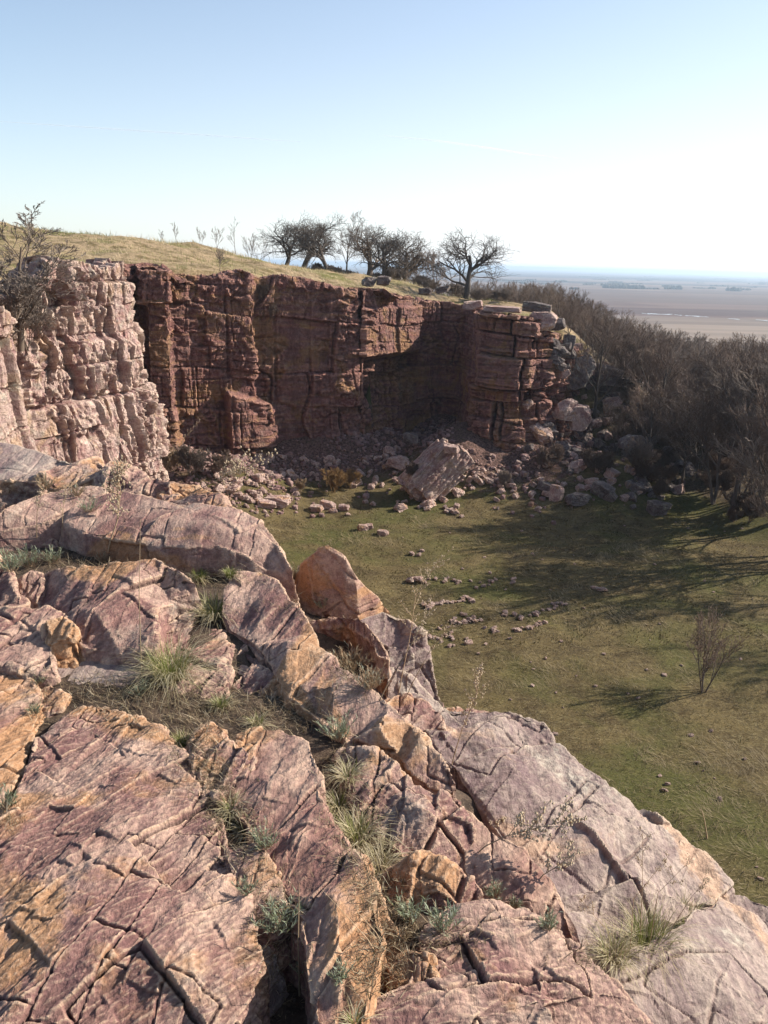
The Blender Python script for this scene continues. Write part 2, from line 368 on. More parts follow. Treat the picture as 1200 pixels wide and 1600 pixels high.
def blob_rock(name, dims, seed, mat, vox, sc=None, amp=None, cuts=9, aniso=(1, 1, 1.2), boxy=0.6, loc=None, rot=(0, 0, 0), fine=1.0, lay=0.0):
    """free-standing boulder: convex body chopped by random planes, then roughened"""
    rnd = random.Random(seed); bm = bmesh.new()
    bmesh.ops.create_cube(bm, size=2)
    for _ in range(cuts):
        v = Vector((rnd.gauss(0, 1), rnd.gauss(0, 1), rnd.gauss(0, 1))).normalized()
        ext = abs(v.x) + abs(v.y) + abs(v.z)
        d = ext * rnd.uniform(0.5 + 0.2 * boxy, 0.72 + 0.2 * boxy)
        r = bmesh.ops.bisect_plane(bm, geom=bm.verts[:] + bm.edges[:] + bm.faces[:], plane_co=v * d, plane_no=v, clear_outer=True)
        ed = [e for e in r['geom_cut'] if isinstance(e, bmesh.types.BMEdge)]
        if ed: bmesh.ops.edgeloop_fill(bm, edges=ed)
    bmesh.ops.recalc_face_normals(bm, faces=bm.faces)
    S = Vector(dims) / 2
    for v in bm.verts: v.co = Vector((v.co.x * S.x, v.co.y * S.y, v.co.z * S.z))
    V = [v.co.copy() for v in bm.verts]; bm.verts.index_update()
    F = [tuple(v.index for v in f.verts) for f in bm.faces]; bm.free()
    if vox:
        Vn, Nn, Fq = remesh(V, F, vox)
        sc = sc or 0.35 * max(dims)
        if lay: Vn = Vn + Nn * (lay * (np.floor(Vn[:, 2] / lay / 2.5 + 0.6 * fbm(Vn / 2, seed, 2)) % 2 - 0.5))[:, None] * np.array((1, 1, 0.0))
        Vn = roughen(Vn, Nn, sc, amp if amp is not None else 0.07 * max(dims), seed, rnd.uniform(0, 90), aniso=aniso, fine=fine, vox=vox)
    else:
        me = bpy.data.meshes.new(name); me.from_pydata([tuple(v) for v in V], [], F); me.update()
        if mat: me.materials.append(M[mat])
        o = bpy.data.objects.new(name, me); C.objects.link(o)
        if loc is not None: o.location = loc
        o.rotation_euler = rot; return o
    Vn = relax(Vn, Fq, 1)
    o = mk(name, Vn, Fq, M[mat] if mat else None, smooth=False)
    if loc is not None: o.location = loc
    o.rotation_euler = rot
    return o
# ---- the ledge in the foreground (outline points: image direction, metres below the eye)
def ledge():
    S = slab
    # far left rear rocks
    S('rock_slab', [(-90,700,1.42),(-10,690,1.42),(45,700,1.45),(100,716,1.5),(150,727,1.6),(90,738,1.62),(20,746,1.62),(-90,748,1.6)], .5, 'smooth pale pink slab at the far left end of the ledge', seed=3, amp=.016, sc=.5, fine=.5, mat='fg_pale')
    S('boulder', [(72,735,1.5),(100,721,1.5),(150,719,1.52),(166,732,1.52),(150,742,1.55),(135,748,1.6),(120,756,1.68),(90,760,1.75),(70,748,1.65)], .5, 'squat rust red boulder with a shaded front on the far side of the ledge', seed=4, amp=.035, sc=.3, cat='boulder')
    S('boulder', [(160,735,1.5),(180,722,1.5),(215,730,1.52),(262,752,1.55),(258,762,1.6),(245,772,1.66),(200,765,1.62),(168,757,1.6),(150,750,1.6)], .45, 'dark fronted pink boulder behind the dry white flowered weed', seed=5, amp=.035, sc=.3, cat='boulder')
    S('boulder', [(255,752,1.52),(300,756,1.53),(345,772,1.6),(366,796,1.72),(362,803,1.8),(320,797,1.75),(275,784,1.68),(256,770,1.6)], .4, 'rounded orange ended boulder at the rim above the pink rubble', seed=6, amp=.03, sc=.3, mat='fg_orange', cat='boulder')
    S('rock_slab', [(-90,752,1.5),(0,747,1.5),(50,752,1.52),(70,765,1.6),(68,778,1.66),(20,782,1.68),(-90,785,1.68)], .35, 'low reddish slab with a rounded end at the left border above the grey slab', seed=7, amp=.03, sc=.3)
    S('small_rock', [(30,748,1.6),(62,744,1.6),(92,760,1.66),(98,768,1.68),(80,775,1.72),(60,768,1.7)], .25, 'small pale rock among dry weeds between the two left slabs', seed=8, amp=.013, sc=.2, cat='rock')
    S('rock_slab', [(-90,800,1.58),(10,795,1.58),(60,778,1.56),(110,765,1.56),(160,762,1.57),(168,772,1.6),(150,786,1.62),(110,800,1.66),(60,815,1.7),(10,824,1.72),(-90,830,1.72)], .3, 'flat mauve slab sloping left of the dry flowered weed', seed=9, amp=.018, sc=.5, fine=.5)
    S('rock_slab', [(108,818,1.68),(112,800,1.64),(150,782,1.6),(200,772,1.55),(260,782,1.52),(320,790,1.53),(368,800,1.57),(398,818,1.62),(420,846,1.70),(446,888,1.84),(440,896,1.9),(410,890,1.88),(385,872,1.78),(330,850,1.7),(290,852,1.7),(240,846,1.7),(190,842,1.7),(140,832,1.7)], .42, 'long pink whaleback slab with a steep chipped front edge', seed=10, amp=.026, sc=.5, fine=.6, inner=[(250,810,1.53),(340,825,1.56),(180,800,1.58)])
    S('rock', [(-90,835,1.75),(-5,828,1.76),(40,826,1.76),(80,836,1.76),(78,846,1.8),(30,848,1.86),(-90,852,1.86)], .3, 'dark purple rock face under the flat mauve slab at the left border', seed=11, amp=.03, sc=.25, cat='rock')
    S('small_rock', [(35,900,1.7),(48,890,1.68),(60,893,1.68),(62,918,1.76),(55,932,1.8),(36,930,1.82),(24,918,1.8)], .25, 'small upright mauve rock right of the silvery sage patch', seed=12, amp=.013, sc=.16, cat='rock')
    S('rock', [(-90,860,1.6),(-12,868,1.62),(8,890,1.66),(22,925,1.74),(20,940,1.78),(-20,945,1.8),(-90,950,1.8)], .35, 'pink rock cut by the left border below the sage', seed=13, amp=.035, sc=.25, cat='rock')
    S('rock_slab', [(64,898,1.74),(90,886,1.68),(140,884,1.66),(200,876,1.63),(240,871,1.62),(272,884,1.64),(297,908,1.7),(296,930,1.78),(262,940,1.8),(238,945,1.76),(242,985,1.8),(238,1003,1.84),(190,1010,1.86),(150,1003,1.86),(130,992,1.84),(108,960,1.82),(70,942,1.82),(60,925,1.8)], .3, 'humped mauve slab with rippled front left of the tall dry stalk', seed=14, amp=.024, sc=.38, inner=[(190,920,1.64),(150,950,1.7),(120,905,1.66)])
    S('rock_slab', [(236,950,1.82),(262,943,1.82),(296,934,1.82),(305,945,1.86),(290,975,1.9),(250,985,1.9),(238,975,1.88)], .25, 'small brown stained slab just above the upper grass tuft', seed=15, amp=.03, sc=.2)
    S('rock_slab', [(-90,940,1.78),(20,945,1.78),(80,950,1.78),(108,966,1.8),(112,985,1.82),(80,1000,1.84),(78,1030,1.86),(66,1046,1.9),(20,1034,1.86),(-90,1010,1.84)], .3, 'flat pink slab with fine cracks at the left border', seed=16, amp=.022, sc=.22)
    S('small_rock', [(74,968,1.74),(98,962,1.74),(113,975,1.76),(110,992,1.8),(84,999,1.82),(74,985,1.8)], .2, 'small orange stone lying on the flat pink slab', 'fg_orange', seed=17, amp=.013, sc=.14, cat='rock')
    S('rock_slab', [(78,1010,1.92),(110,1002,1.92),(160,1012,1.93),(205,1020,1.93),(230,1045,1.96),(200,1072,1.98),(140,1075,1.98),(90,1066,1.97),(70,1050,1.95)], .2, 'sunken grey brown slab left of the big grass tuft', seed=18, amp=.014, sc=.3, mat='fg_pale')
    S('rock_slab', [(238,1000,1.93),(262,985,1.92),(300,978,1.91),(342,984,1.91),(352,1010,1.92),(350,1045,1.93),(352,1078,1.95),(320,1092,1.97),(280,1080,1.97),(240,1062,1.96),(225,1030,1.95)], .25, 'low brown purple slab under the biggest grass tuft', seed=45, amp=.022, sc=.22)
    # the long ridge along the drop
    S('rock_slab', [(352,920,1.78),(372,897,1.74),(410,893,1.74),(436,912,1.76),(470,950,1.80),(492,990,1.84),(520,1030,1.86),(575,1078,1.88),(640,1128,1.90),(688,1180,1.94),(704,1215,1.98),(700,1228,2.02),(660,1218,2.0),(640,1205,1.99),(625,1180,1.97),(585,1166,1.95),(545,1150,1.94),(520,1125,1.93),(488,1105,1.93),(450,1072,1.92),(430,1040,1.9),(398,1008,1.9),(362,985,1.9),(350,955,1.84)], .55, 'long tan and pink ridge of rock running along the edge of the drop', seed=19, amp=.026, sc=.38, fine=.8, inner=[(420,940,1.72),(450,1000,1.76),(520,1070,1.8),(600,1130,1.83)], mat='fg')
    S('rock_slab', [(350,1000,1.93),(385,1005,1.92),(425,1045,1.93),(470,1095,1.95),(482,1118,1.97),(455,1122,2.0),(420,1108,2.0),(380,1085,2.0),(352,1050,1.98)], .3, 'purple shaded slab tucked left of the long ridge', seed=20, amp=.03, sc=.2)
    S('rock_slab', [(530,1170,1.93),(560,1163,1.9),(600,1170,1.9),(618,1190,1.9),(645,1225,1.92),(690,1240,1.94),(722,1262,1.96),(737,1290,1.98),(730,1325,2.02),(722,1345,2.04),(700,1348,2.04),(655,1335,2.0),(610,1320,1.98),(575,1290,1.97),(545,1240,1.97),(528,1200,1.97)], .5, 'lumpy pink slab with orange edges right of the grassy crack', seed=21, amp=.03, sc=.28, inner=[(600,1220,1.85),(660,1270,1.88)])
    S('rock_slab', [(700,1230,2.0),(735,1270,1.99),(775,1295,1.98),(815,1320,1.99),(855,1362,2.02),(880,1410,2.07),(903,1480,2.16),(893,1487,2.22),(860,1462,2.16),(820,1425,2.1),(770,1398,2.06),(738,1370,2.04),(724,1335,2.02),(728,1300,2.01)], .6, 'rounded orange tan slab hanging over the pale slabs below', 'fg_orange', seed=22, amp=.02, sc=.34, inner=[(790,1340,1.94),(830,1400,2.02)])
    # centre
    S('rock_slab', [(375,1150,1.9),(400,1138,1.89),(445,1142,1.88),(488,1162,1.88),(495,1200,1.88),(500,1240,1.88),(520,1290,1.88),(556,1345,1.88),(585,1392,1.87),(598,1450,1.87),(590,1510,1.88),(580,1570,1.9),(560,1620,1.9),(500,1620,1.92),(486,1560,1.92),(478,1500,1.92),(466,1430,1.92),(440,1385,1.92),(418,1330,1.92),(368,1262,1.92),(364,1235,1.92),(372,1195,1.91)], .4, 'long orange topped slab between the two plant filled cracks', 'fg_orange', seed=23, amp=.024, sc=.34, inner=[(430,1220,1.85),(470,1300,1.83),(520,1400,1.82),(530,1500,1.82)])
    S('rock', [(306,1150,1.89),(318,1132,1.88),(342,1135,1.88),(356,1160,1.87),(386,1172,1.87),(378,1200,1.89),(360,1235,1.91),(340,1245,1.92),(318,1215,1.91),(308,1180,1.9)], .3, 'chunky purple rock beside the top of the orange slab', seed=24, amp=.028, sc=.18, cat='rock')
    S('small_rock', [(358,1340,1.91),(385,1322,1.9),(410,1328,1.9),(436,1370,1.91),(440,1405,1.93),(425,1432,1.95),(395,1430,1.95),(378,1395,1.93)], .3, 'small orange edged block wedged in the crack above the sage sprig', seed=25, amp=.013, sc=.16, cat='rock')
    S('small_rock', [(392,1460,2.02),(410,1470,2.02),(422,1500,2.03),(412,1530,2.04),(390,1535,2.04),(380,1500,2.03)], .2, 'rough grey brown lump beside the dark cleft at the bottom', seed=26, amp=.013, sc=.12, mat='fg_pale', cat='rock')
    # left big slab
    S('rock_slab', [(98,1112,1.93),(128,1096,1.92),(175,1102,1.92),(205,1118,1.92),(240,1135,1.92),(270,1170,1.92),(300,1210,1.92),(325,1260,1.92),(342,1320,1.92),(360,1365,1.93),(385,1420,1.94),(396,1470,1.95),(386,1530,1.97),(360,1575,1.98),(335,1640,1.98),(150,1720,1.95),(-60,1720,1.95),(-90,1500,1.93),(-90,1380,1.93),(10,1275,1.93),(30,1235,1.95),(48,1195,1.95),(62,1150,1.95)], .4, 'huge purple and orange slab filling the lower left corner', seed=27, amp=.028, sc=.27, ang=40, inner=[(180,1180,1.87),(180,1280,1.86),(120,1350,1.84),(280,1400,1.83),(150,1500,1.82),(300,1520,1.84)], vox=.0042)
    S('rock_slab', [(-90,1030,1.9),(10,1040,1.9),(48,1052,1.91),(60,1085,1.93),(56,1120,1.95),(42,1160,1.97),(38,1195,1.98),(15,1240,1.98),(-90,1300,1.95)], .3, 'rust edged slab at the left border beside a narrow dark crack', 'fg_orange', seed=28, amp=.022, sc=.22)
    S('small_rock', [(55,1078,1.95),(80,1068,1.93),(98,1082,1.94),(95,1105,1.97),(70,1112,1.98)], .2, 'small pink block in the weeds above the huge purple slab', seed=29, amp=.013, sc=.14, cat='rock')
    # lower right group
    S('rock', [(608,1382,1.98),(618,1350,1.93),(642,1333,1.91),(690,1345,1.91),(728,1368,1.93),(752,1398,1.97),(758,1420,2.0),(720,1448,2.02),(685,1440,2.02),(645,1425,2.01),(615,1405,2.0)], .35, 'angular brown and pink block with sage growing along its foot', 'fg_orange', seed=30, amp=.022, sc=.2, cat='rock', inner=[(680,1385,1.9)])
    S('rock_slab', [(690,1448,1.98),(722,1424,1.95),(770,1410,1.94),(815,1422,1.95),(860,1452,1.98),(910,1495,2.03),(960,1545,2.1),(1005,1600,2.17),(1040,1690,2.28),(900,1740,2.15),(700,1740,1.98),(520,1740,1.93),(500,1625,1.95),(545,1572,1.94),(600,1545,1.93),(650,1520,1.92),(672,1490,1.95)], .5, 'purple and tan cracked slab along the bottom border', seed=31, amp=.03, sc=.26, ang=70, inner=[(760,1500,1.85),(850,1560,1.9),(680,1600,1.84)], vox=.0042)
    S('small_rock', [(616,1506,1.93),(640,1488,1.91),(664,1490,1.91),(670,1515,1.93),(650,1532,1.95),(622,1530,1.96)], .2, 'small orange stone between sage sprigs and the bottom slab', 'fg_orange', seed=32, amp=.013, sc=.12, cat='rock')
    S('small_rock', [(586,1455,1.95),(606,1446,1.94),(622,1465,1.95),(622,1490,1.97),(600,1494,1.99),(585,1478,1.98)], .18, 'small tan block in the crack below the angular brown block', 'fg_orange', seed=33, amp=.013, sc=.12, cat='rock')
    S('rock_slab', [(500,1640,1.96),(490,1600,1.97),(540,1585,1.95),(560,1640,1.9),(540,1700,1.9)], .2, 'sliver of brown rock at the foot of the bottom slab', seed=34, amp=.025, sc=.14)
    # lower pale slabs beyond the edge
    S('rock_slab', [(585,1100,2.5),(640,1088,2.5),(690,1100,2.5),(735,1106,2.5),(790,1110,2.52),(850,1128,2.56),(868,1160,2.6),(905,1192,2.64),(945,1225,2.68),(1000,1268,2.74),(1060,1310,2.82),(1102,1338,2.88),(1130,1372,2.94),(1100,1405,2.9),(1040,1445,2.8),(985,1475,2.72),(930,1490,2.66),(880,1440,2.62),(800,1320,2.58),(740,1240,2.56),(690,1180,2.54),(640,1130,2.52)], 1.0, 'broad pale grey pink slab below the ridge with a grey stained hollow', 'fg_pale', seed=35, amp=.036, sc=.45, inner=[(760,1160,2.4),(830,1230,2.44),(920,1300,2.48),(1000,1370,2.6)], aniso=(1.2, .8, 1), ang=60, fine=1.0)
    S('rock_slab', [(885,1480,2.66),(985,1478,2.64),(1040,1452,2.68),(1090,1420,2.76),(1125,1400,2.84),(1180,1432,2.92),(1230,1478,2.98),(1320,1560,3.0),(1340,1720,2.9),(1120,1760,2.7),(980,1740,2.6),(905,1590,2.62)], 1.0, 'smooth grey pink slab in the bottom right corner below the grass tuft', 'fg_pale', seed=36, amp=.026, sc=.5, inner=[(1080,1500,2.6),(1150,1560,2.66)], aniso=(1.2, .8, 1), ang=60, fine=1.0)
    S('rock', [(1135,1402,3.1),(1168,1398,3.1),(1205,1412,3.12),(1260,1450,3.15),(1260,1500,3.2),(1180,1470,3.2)], .8, 'sunlit rock lip just behind the right end of the pale slabs', 'fg_pale', seed=37, amp=.04, sc=.4, cat='rock')
    S('rock', [(700,1110,2.62),(735,1104,2.62),(760,1112,2.64),(755,1130,2.6),(715,1130,2.6)], .5, 'small reddish fin of rock at the back of the broad pale slab', seed=38, amp=.03, sc=.3, cat='rock')
    # blocks on the shelf behind the ridge
    S('boulder', [(452,902,2.2),(462,898,2.14),(475,875,1.96),(496,854,1.84),(515,850,1.82),(540,866,1.88),(556,892,2.0),(585,925,2.2),(612,957,2.4),(600,962,2.42),(560,935,2.3),(520,922,2.26),(480,912,2.24)], .5, 'pointed tan boulder standing on the rim with its left face in shade', 'fg_orange', seed=39, amp=.014, sc=.5, cat='boulder', chamfer=.03, inner=[(512,858,1.80),(548,892,1.96)], flare=.1)
    S('rock', [(485,966,2.26),(520,962,2.22),(560,965,2.2),(580,985,2.24),(600,1012,2.34),(604,1026,2.38),(588,1024,2.4),(568,998,2.32),(540,980,2.3),(488,978,2.32)], .3, 'brick red block with a flat pink top and shaded front below the pointed boulder', seed=40, amp=.02, sc=.3, cat='rock', flare=0.02, chamfer=.015)
    S('rock', [(565,968,2.3),(600,956,2.3),(640,966,2.34),(662,990,2.4),(668,1030,2.56),(676,1075,2.72),(684,1100,2.8),(655,1090,2.76),(625,1050,2.6),(600,1020,2.5),(580,1000,2.4)], 1.1, 'sun bleached block with yellow lichen at the brink beside the drop', 'fg_pale', seed=41, amp=.03, sc=.4, cat='rock', flare=.05)
    S('rock', [(570,1032,2.5),(600,1035,2.5),(640,1058,2.56),(668,1085,2.66),(672,1098,2.7),(630,1110,2.7),(590,1095,2.66),(560,1070,2.6)], .7, 'smooth grey pink shelf rock right of the dry brown cushion plant', 'fg_pale', seed=42, amp=.02, sc=.4, cat='rock')
    S('rock', [(592,1092,2.46),(640,1084,2.46),(690,1112,2.48),(700,1150,2.5),(660,1150,2.52),(615,1120,2.5)], .6, 'dull mauve rock behind the crest of the long ridge', seed=43, amp=.03, sc=.3, cat='rock')
    S('small_rock', [(512,940,2.3),(535,934,2.28),(556,945,2.3),(552,958,2.34),(520,957,2.34)], .15, 'small grey pink stone in the weeds behind the brick red block', 'fg_pale', seed=44, amp=.013, sc=.14, cat='rock')
# ================================================================ terrain
def v2(px, py, z): p = at_z(px, py, z); return (p.x, p.y)
# plan of the far quarry wall: (column in the photo, distance, row of its top edge)
FARW = [(100,47,425),(180,50.5,414),(197,51.2,415),(203,54,418),(214,54,418),(220,51.4,420),(262,51.8,420),(268,53.6,424),(330,54.8,428),(395,56,424),(402,56.6,430),(470,57.6,434),(505,58.2,440),(548,58.8,447),(560,59.2,452),(564,61.5,460),(568,59.4,458),(610,62.6,460),(655,66.0,466),(690,67.0,474),(725,66.5,480),(738,64.0,484),(746,58.5,488),(770,57.2,490),(800,56.8,492),(829,56.6,493),(832,58.2,498),(836,57.6,502),(868,58.0,505),(872,60.5,520),(900,63,560),(935,66,600)]
LEFTW = [(-110,24,440),(-45,26.5,432),(-15,30,450),(8,33.5,470),(16,33.5,455),(24,32.5,440),(50,33.2,432),(80,34,420),(110,35,411),(118,35.8,411),(150,37,415),(190,39,413),(200,41,440),(192,44,440),(150,46,430)]
NEARW = [(-160,17,500),(-60,19.5,498),(-26,21.2,492),(-6,22.2,490),(4,22.8,500),(8,24.5,520),(0,26,520),(-40,28,500)]
def plan(ctrl):
    out = []
    for px, y, pt in ctrl:
        t = at_y(px, pt, y); out.append((t.x, t.y, t.z))
    return out
PF, PL, PN = plan(FARW), plan(LEFTW), plan(NEARW)
BRINK = [at_d(*p) for p in [(-400,640,1.6),(-90,700,1.7),(60,722,1.75),(150,742,1.8),(250,775,1.85),(345,805,1.9),(415,870,2.1),(445,915,2.3),(500,925,2.5),(590,975,2.6),(645,1080,2.8),(760,1140,2.8),(860,1190,2.85),(960,1270,2.9),(1090,1380,3.0),(1250,1540,3.1)]]
BRINK = [(p.x - .14, p.y - .10) for p in BRINK] + [(2.4, 0.2), (3.2, -2.5)]
def inset(pl, d):
    """move a plan line away from the pit (to the left-hand side of its direction)"""
    P = np.array([(a[0], a[1]) for a in pl]); T = np.gradient(P, axis=0); N = np.stack([-T[:, 1], T[:, 0]], 1); N /= np.linalg.norm(N, axis=1)[:, None] + 1e-9
    return [tuple(p) for p in P + N * d]
def shifted(pl, d, sm=1.6):
    P = np.array([(a[0], a[1]) for a in pl]); S = np.r_[0, np.cumsum(np.hypot(*np.diff(P, axis=0).T))]; s = np.arange(0, S[-1], .25)
    X, Y = np.interp(s, S, P[:, 0]), np.interp(s, S, P[:, 1]); k = int(sm / .25); ker = np.ones(k) / k
    X = np.convolve(np.pad(X, k, 'edge'), ker, 'same')[k:-k]; Y = np.convolve(np.pad(Y, k, 'edge'), ker, 'same')[k:-k]
    tx, ty = np.gradient(X), np.gradient(Y); L = np.hypot(tx, ty) + 1e-9; return [(float(a), float(b)) for a, b in zip((X - ty / L * d)[::3], (Y + tx / L * d)[::3])]
PIT = [(-30, 10), (-21, 18), (-13, 22), (-13.6, 26), (-17, 28), (-18.5, 31), (-17.5, 35), (-16.5, 39), (-16, 43), (-19, 47), (-20, 50.5)] + [q for q in shifted(PF, 1.0) if q[0] > -17.5 and q[0] < 13.6] + [(15, 62), (17, 60.5), (19, 56), (20.5, 50), (22, 44), (24, 38), (27, 28), (29, 15), (30, 0), (26, -9), (5, -9), (4.2, -3)] + [(x + .5, y + .45) for x, y in BRINK[::-1]] + [(-5.5, 8.6), (-9, 11)]
PITA = np.array(PIT)
def inside(X, Y, poly):
    r = np.zeros(X.shape, bool); n = len(poly)
    for i in range(n):
        x1, y1 = poly[i]; x2, y2 = poly[(i + 1) % n]
        c = ((y1 > Y) != (y2 > Y)) & (X < (x2 - x1) * (Y - y1) / (y2 - y1 + 1e-12) + x1)
        r ^= c
    return r
def pdist(X, Y, poly, closed=True):
    d = np.full(X.shape, 1e9); n = len(poly)
    for i in range(n if closed else n - 1):
        x1, y1 = poly[i][:2]; x2, y2 = poly[(i + 1) % n][:2]
        ex, ey = x2 - x1, y2 - y1; t = np.clip(((X - x1) * ex + (Y - y1) * ey) / (ex * ex + ey * ey + 1e-12), 0, 1)
        d = np.minimum(d, np.hypot(X - x1 - t * ex, Y - y1 - t * ey))
    return d
def P3(px, py, y): p = at_y(px, py, y); return (p.x, p.y, p.z)
HC = [P3(0,352,78), P3(60,362,78), P3(100,372,80), P3(200,374,84), P3(300,381,82), P3(380,403,82), P3(450,422,84), P3(540,433,86), P3(620,440,84), P3(700,462,80), P3(780,476,76), P3(200,392,62), P3(300,402,66), P3(400,414,68), P3(470,428,70), P3(560,443,71), P3(640,455,72), P3(450,440,96), P3(560,450,98), P3(300,400,98),
      P3(850,480,72), P3(-200,345,78), P3(-400,350,60)]
HC += [(x, y + .5, z - .15) for x, y, z in PF[:29]] + [(x - .8, y + .8, z - .15) for x, y, z in PL[:12]] + [(x - 1, y, z - .1) for x, y, z in PN[:5]]
HC += [(17.5,64,8), (20,63,4.6), (21.5,58,3.0), (26,66,1.5), (24,50,2.4), (27,42,2.2), (32,30,2.4), (34,12,2.5), (34,-8,2.5), (45,60,-1), (45,35,1), (60,30,-6), (60,70,-10), (40,95,-5), (24,90,3), (60,110,-16), (20,125,1), (-20,130,9), (-70,130,14), (-70,70,19), (-50,40,17.5), (-30,22,15.5), (-20,14,14.2),(-14,8,13.6), (-8,3,12.4), (-4,-2,11.8), (2,-6,11), (0,3,10.5), (-2.5,5,11.5), (10,-12,10), (75,0,-8), (75,-20,-8), (-70,0,15), (-30,-20,14)]
HC = np.array(HC)
def rbf_fit(Cp, lam=0.02):
    n = len(Cp); D = np.hypot(Cp[:, None, 0] - Cp[None, :, 0], Cp[:, None, 1] - Cp[None, :, 1])
    A = np.zeros((n + 3, n + 3)); A[:n, :n] = D + np.eye(n) * lam * 0; A[:n, n] = 1; A[:n, n + 1:] = Cp[:, :2]; A[n:, :n] = A[:n, n:].T
    return np.linalg.lstsq(A, np.r_[Cp[:, 2], 0, 0, 0], rcond=None)[0]
_HW = rbf_fit(HC)
def h_out(X, Y):
    s = _HW[len(HC)] + _HW[len(HC) + 1] * X + _HW[len(HC) + 2] * Y
    for i, (x, y, _) in enumerate(HC): s = s + _HW[i] * np.hypot(X - x, Y - y)
    return s
def ground_h(X, Y):
    X = np.asarray(X, float); Y = np.asarray(Y, float)
    ins = inside(X, Y, PIT); d = pdist(X, Y, PIT); sdv = np.where(ins, -d, d)
    band = 0.7 + 8.0 * sstep(13, 19, X)
    k = sstep(-0.15, 1.0, sdv / band)
    dw = pdist(X, Y, PF, False); dl = pdist(X, Y, PL, False)
    tal = 3.3 * np.exp(-(dw / 4.6) ** 1.6) * (0.75 + 0.5 * fbm2(X / 6, Y / 6, 4)) + 1.6 * np.exp(-(dl / 5.5) ** 2)
    tal += 1.2 * np.exp(-((X + 9.5) ** 2 + (Y - 50.5) ** 2) / 9.0) + 1.5 * np.exp(-((X - 4.0) ** 2 + (Y - 56.5) ** 2) / 12.0)
    tal += 1.8 * np.exp(-((X - 16) ** 2 + (Y - 54) ** 2) / 16.0)
    fl = 0.12 * fbm2(X / 3, Y / 3, 8) + 0.03 * fbm2(X / .8, Y / .8, 9) + tal
    out = h_out(X, Y) + 0.55 * fbm2(X / 6, Y / 6, 5) + 0.18 * fbm2(X / 1.5, Y / 1.5, 6)
    # gentle hill-top; the prairie lies far below beyond the wooded slope
    return fl * (1 - k) + out * k
def gz(x, y): return float(ground_h(np.array([x]), np.array([y]))[0])
def terrain():
    xs = np.arange(-72, 78, 0.45); ys = np.arange(-26, 132, 0.45)
    X, Y = np.meshgrid(xs, ys, indexing='ij')
    Z = np.concatenate([ground_h(X[i:i + 40], Y[i:i + 40]) for i in range(0, len(xs), 40)])
    # skirt down to the plain on every side
    e = np.minimum(np.minimum(X - xs[0], xs[-1] - X), np.minimum(Y - ys[0], ys[-1] - Y))
    far = sstep(6, 0, e) * sstep(-30, 20, X)
    Z = Z - 6 * far
    m, t, n, b = newmat('dormant grass')
    pos = nd(t, 'ShaderNodeNewGeometry'); vec = pos.outputs['Position']
    n1 = noise(t, vec, 0.16, 5, 0.6, 0.5); n2 = noise(t, vec, 0.9, 7, 0.68, 0.4, (3, 3, 3)); n3 = noise(t, vec, 7, 6, 0.7, 0, (1, 2, 3)); n4 = noise(t, vec, 1.0, 7, 0.72, 1.2, (8, 1, 3), (3.0, 9.0, 3.0), (0, 0, R(20)))
    c = mix(t, ramp(t, n2, [(0.36, 0.0), (0.62, 1.0)]), (0.062, 0.043, 0.021), (0.130, 0.096, 0.042))
    c = mix(t, ramp(t, n1, [(0.47, 0.0), (0.62, 0.7)]), c, (0.066, 0.072, 0.019))
    c = mix(t, math_(t, 'MULTIPLY', ramp(t, n4, [(0.5, 0.0), (0.66, 0.75)]), ramp(t, n1, [(0.3, 1.0), (0.6, 0.35)])), c, (0.23, 0.19, 0.10))
    # height above the pit floor: the upland keeps more straw
    zz = nd(t, 'ShaderNodeSeparateXYZ', {0: vec})
    up = ramp(t, math_(t, 'MULTIPLY', zz.outputs[2], 0.05), [(0.3, 0.0), (0.5, 1.0)])
    cu = mix(t, ramp(t, n2, [(0.40, 0.0), (0.54, 1.0)]), (0.13, 0.095, 0.045), (0.31, 0.225, 0.135))
    cu = mix(t, ramp(t, n1, [(0.52, 0.0), (0.64, 0.7)]), cu, (0.12, 0.13, 0.03))
    c = mix(t, up, c, cu)
    # near the walls bare rubbly soil (slope and distance to the wall are stored on the mesh)
    ta = nd(t, 'ShaderNodeAttribute', attribute_name='talus').outputs['Fac']
    cs = mix(t, ramp(t, n3, [(0.4, 0.0), (0.6, 1.0)]), (0.06, 0.035, 0.028), (0.16, 0.095, 0.078))
    c = mix(t, ramp(t, math_(t, 'ADD', ta, math_(t, 'MULTIPLY', math_(t, 'SUBTRACT', n2, 0.5), 1.2)), [(0.35, 0.0), (0.6, 1.0)]), c, cs)
    wo = nd(t, 'ShaderNodeAttribute', attribute_name='litter').outputs['Fac']
    cw = mix(t, ramp(t, n3, [(0.35, 0.0), (0.65, 1.0)]), (0.04, 0.03, 0.02), (0.11, 0.08, 0.05))
    c = mix(t, ramp(t, math_(t, 'ADD', wo, math_(t, 'MULTIPLY', math_(t, 'SUBTRACT', n2, 0.5), 1.0)), [(0.35, 0.0), (0.65, 1.0)]), c, cw)
    c = mix(t, 1.0, c, ramp(t, n3, [(0.25, 0.6), (0.5, 1.0), (0.75, 1.35)]), 'MULTIPLY')
    t.links.new(c, b.inputs['Base Color']); b.inputs['Roughness'].default_value = 0.95; b.inputs['Specular IOR Level'].default_value = 0.1
    hb = math_(t, 'ADD', math_(t, 'MULTIPLY', n3, 0.6), math_(t, 'ADD', n2, math_(t, 'MULTIPLY', n4, 0.5)))
    t.links.new(nd(t, 'ShaderNodeBump', {'Height': hb, 'Strength': 0.8, 'Distance': 0.12}).outputs[0], b.inputs['Normal'])
    M['ground'] = m
    V = np.stack([X.ravel(), Y.ravel(), Z.ravel()], 1)
    o = mk('ground', V, grid_faces(len(xs), len(ys)), m, smooth=True)
    dw = pdist(X, Y, PF, False); dl = pdist(X, Y, PL, False)
    ins = inside(X, Y, PIT)
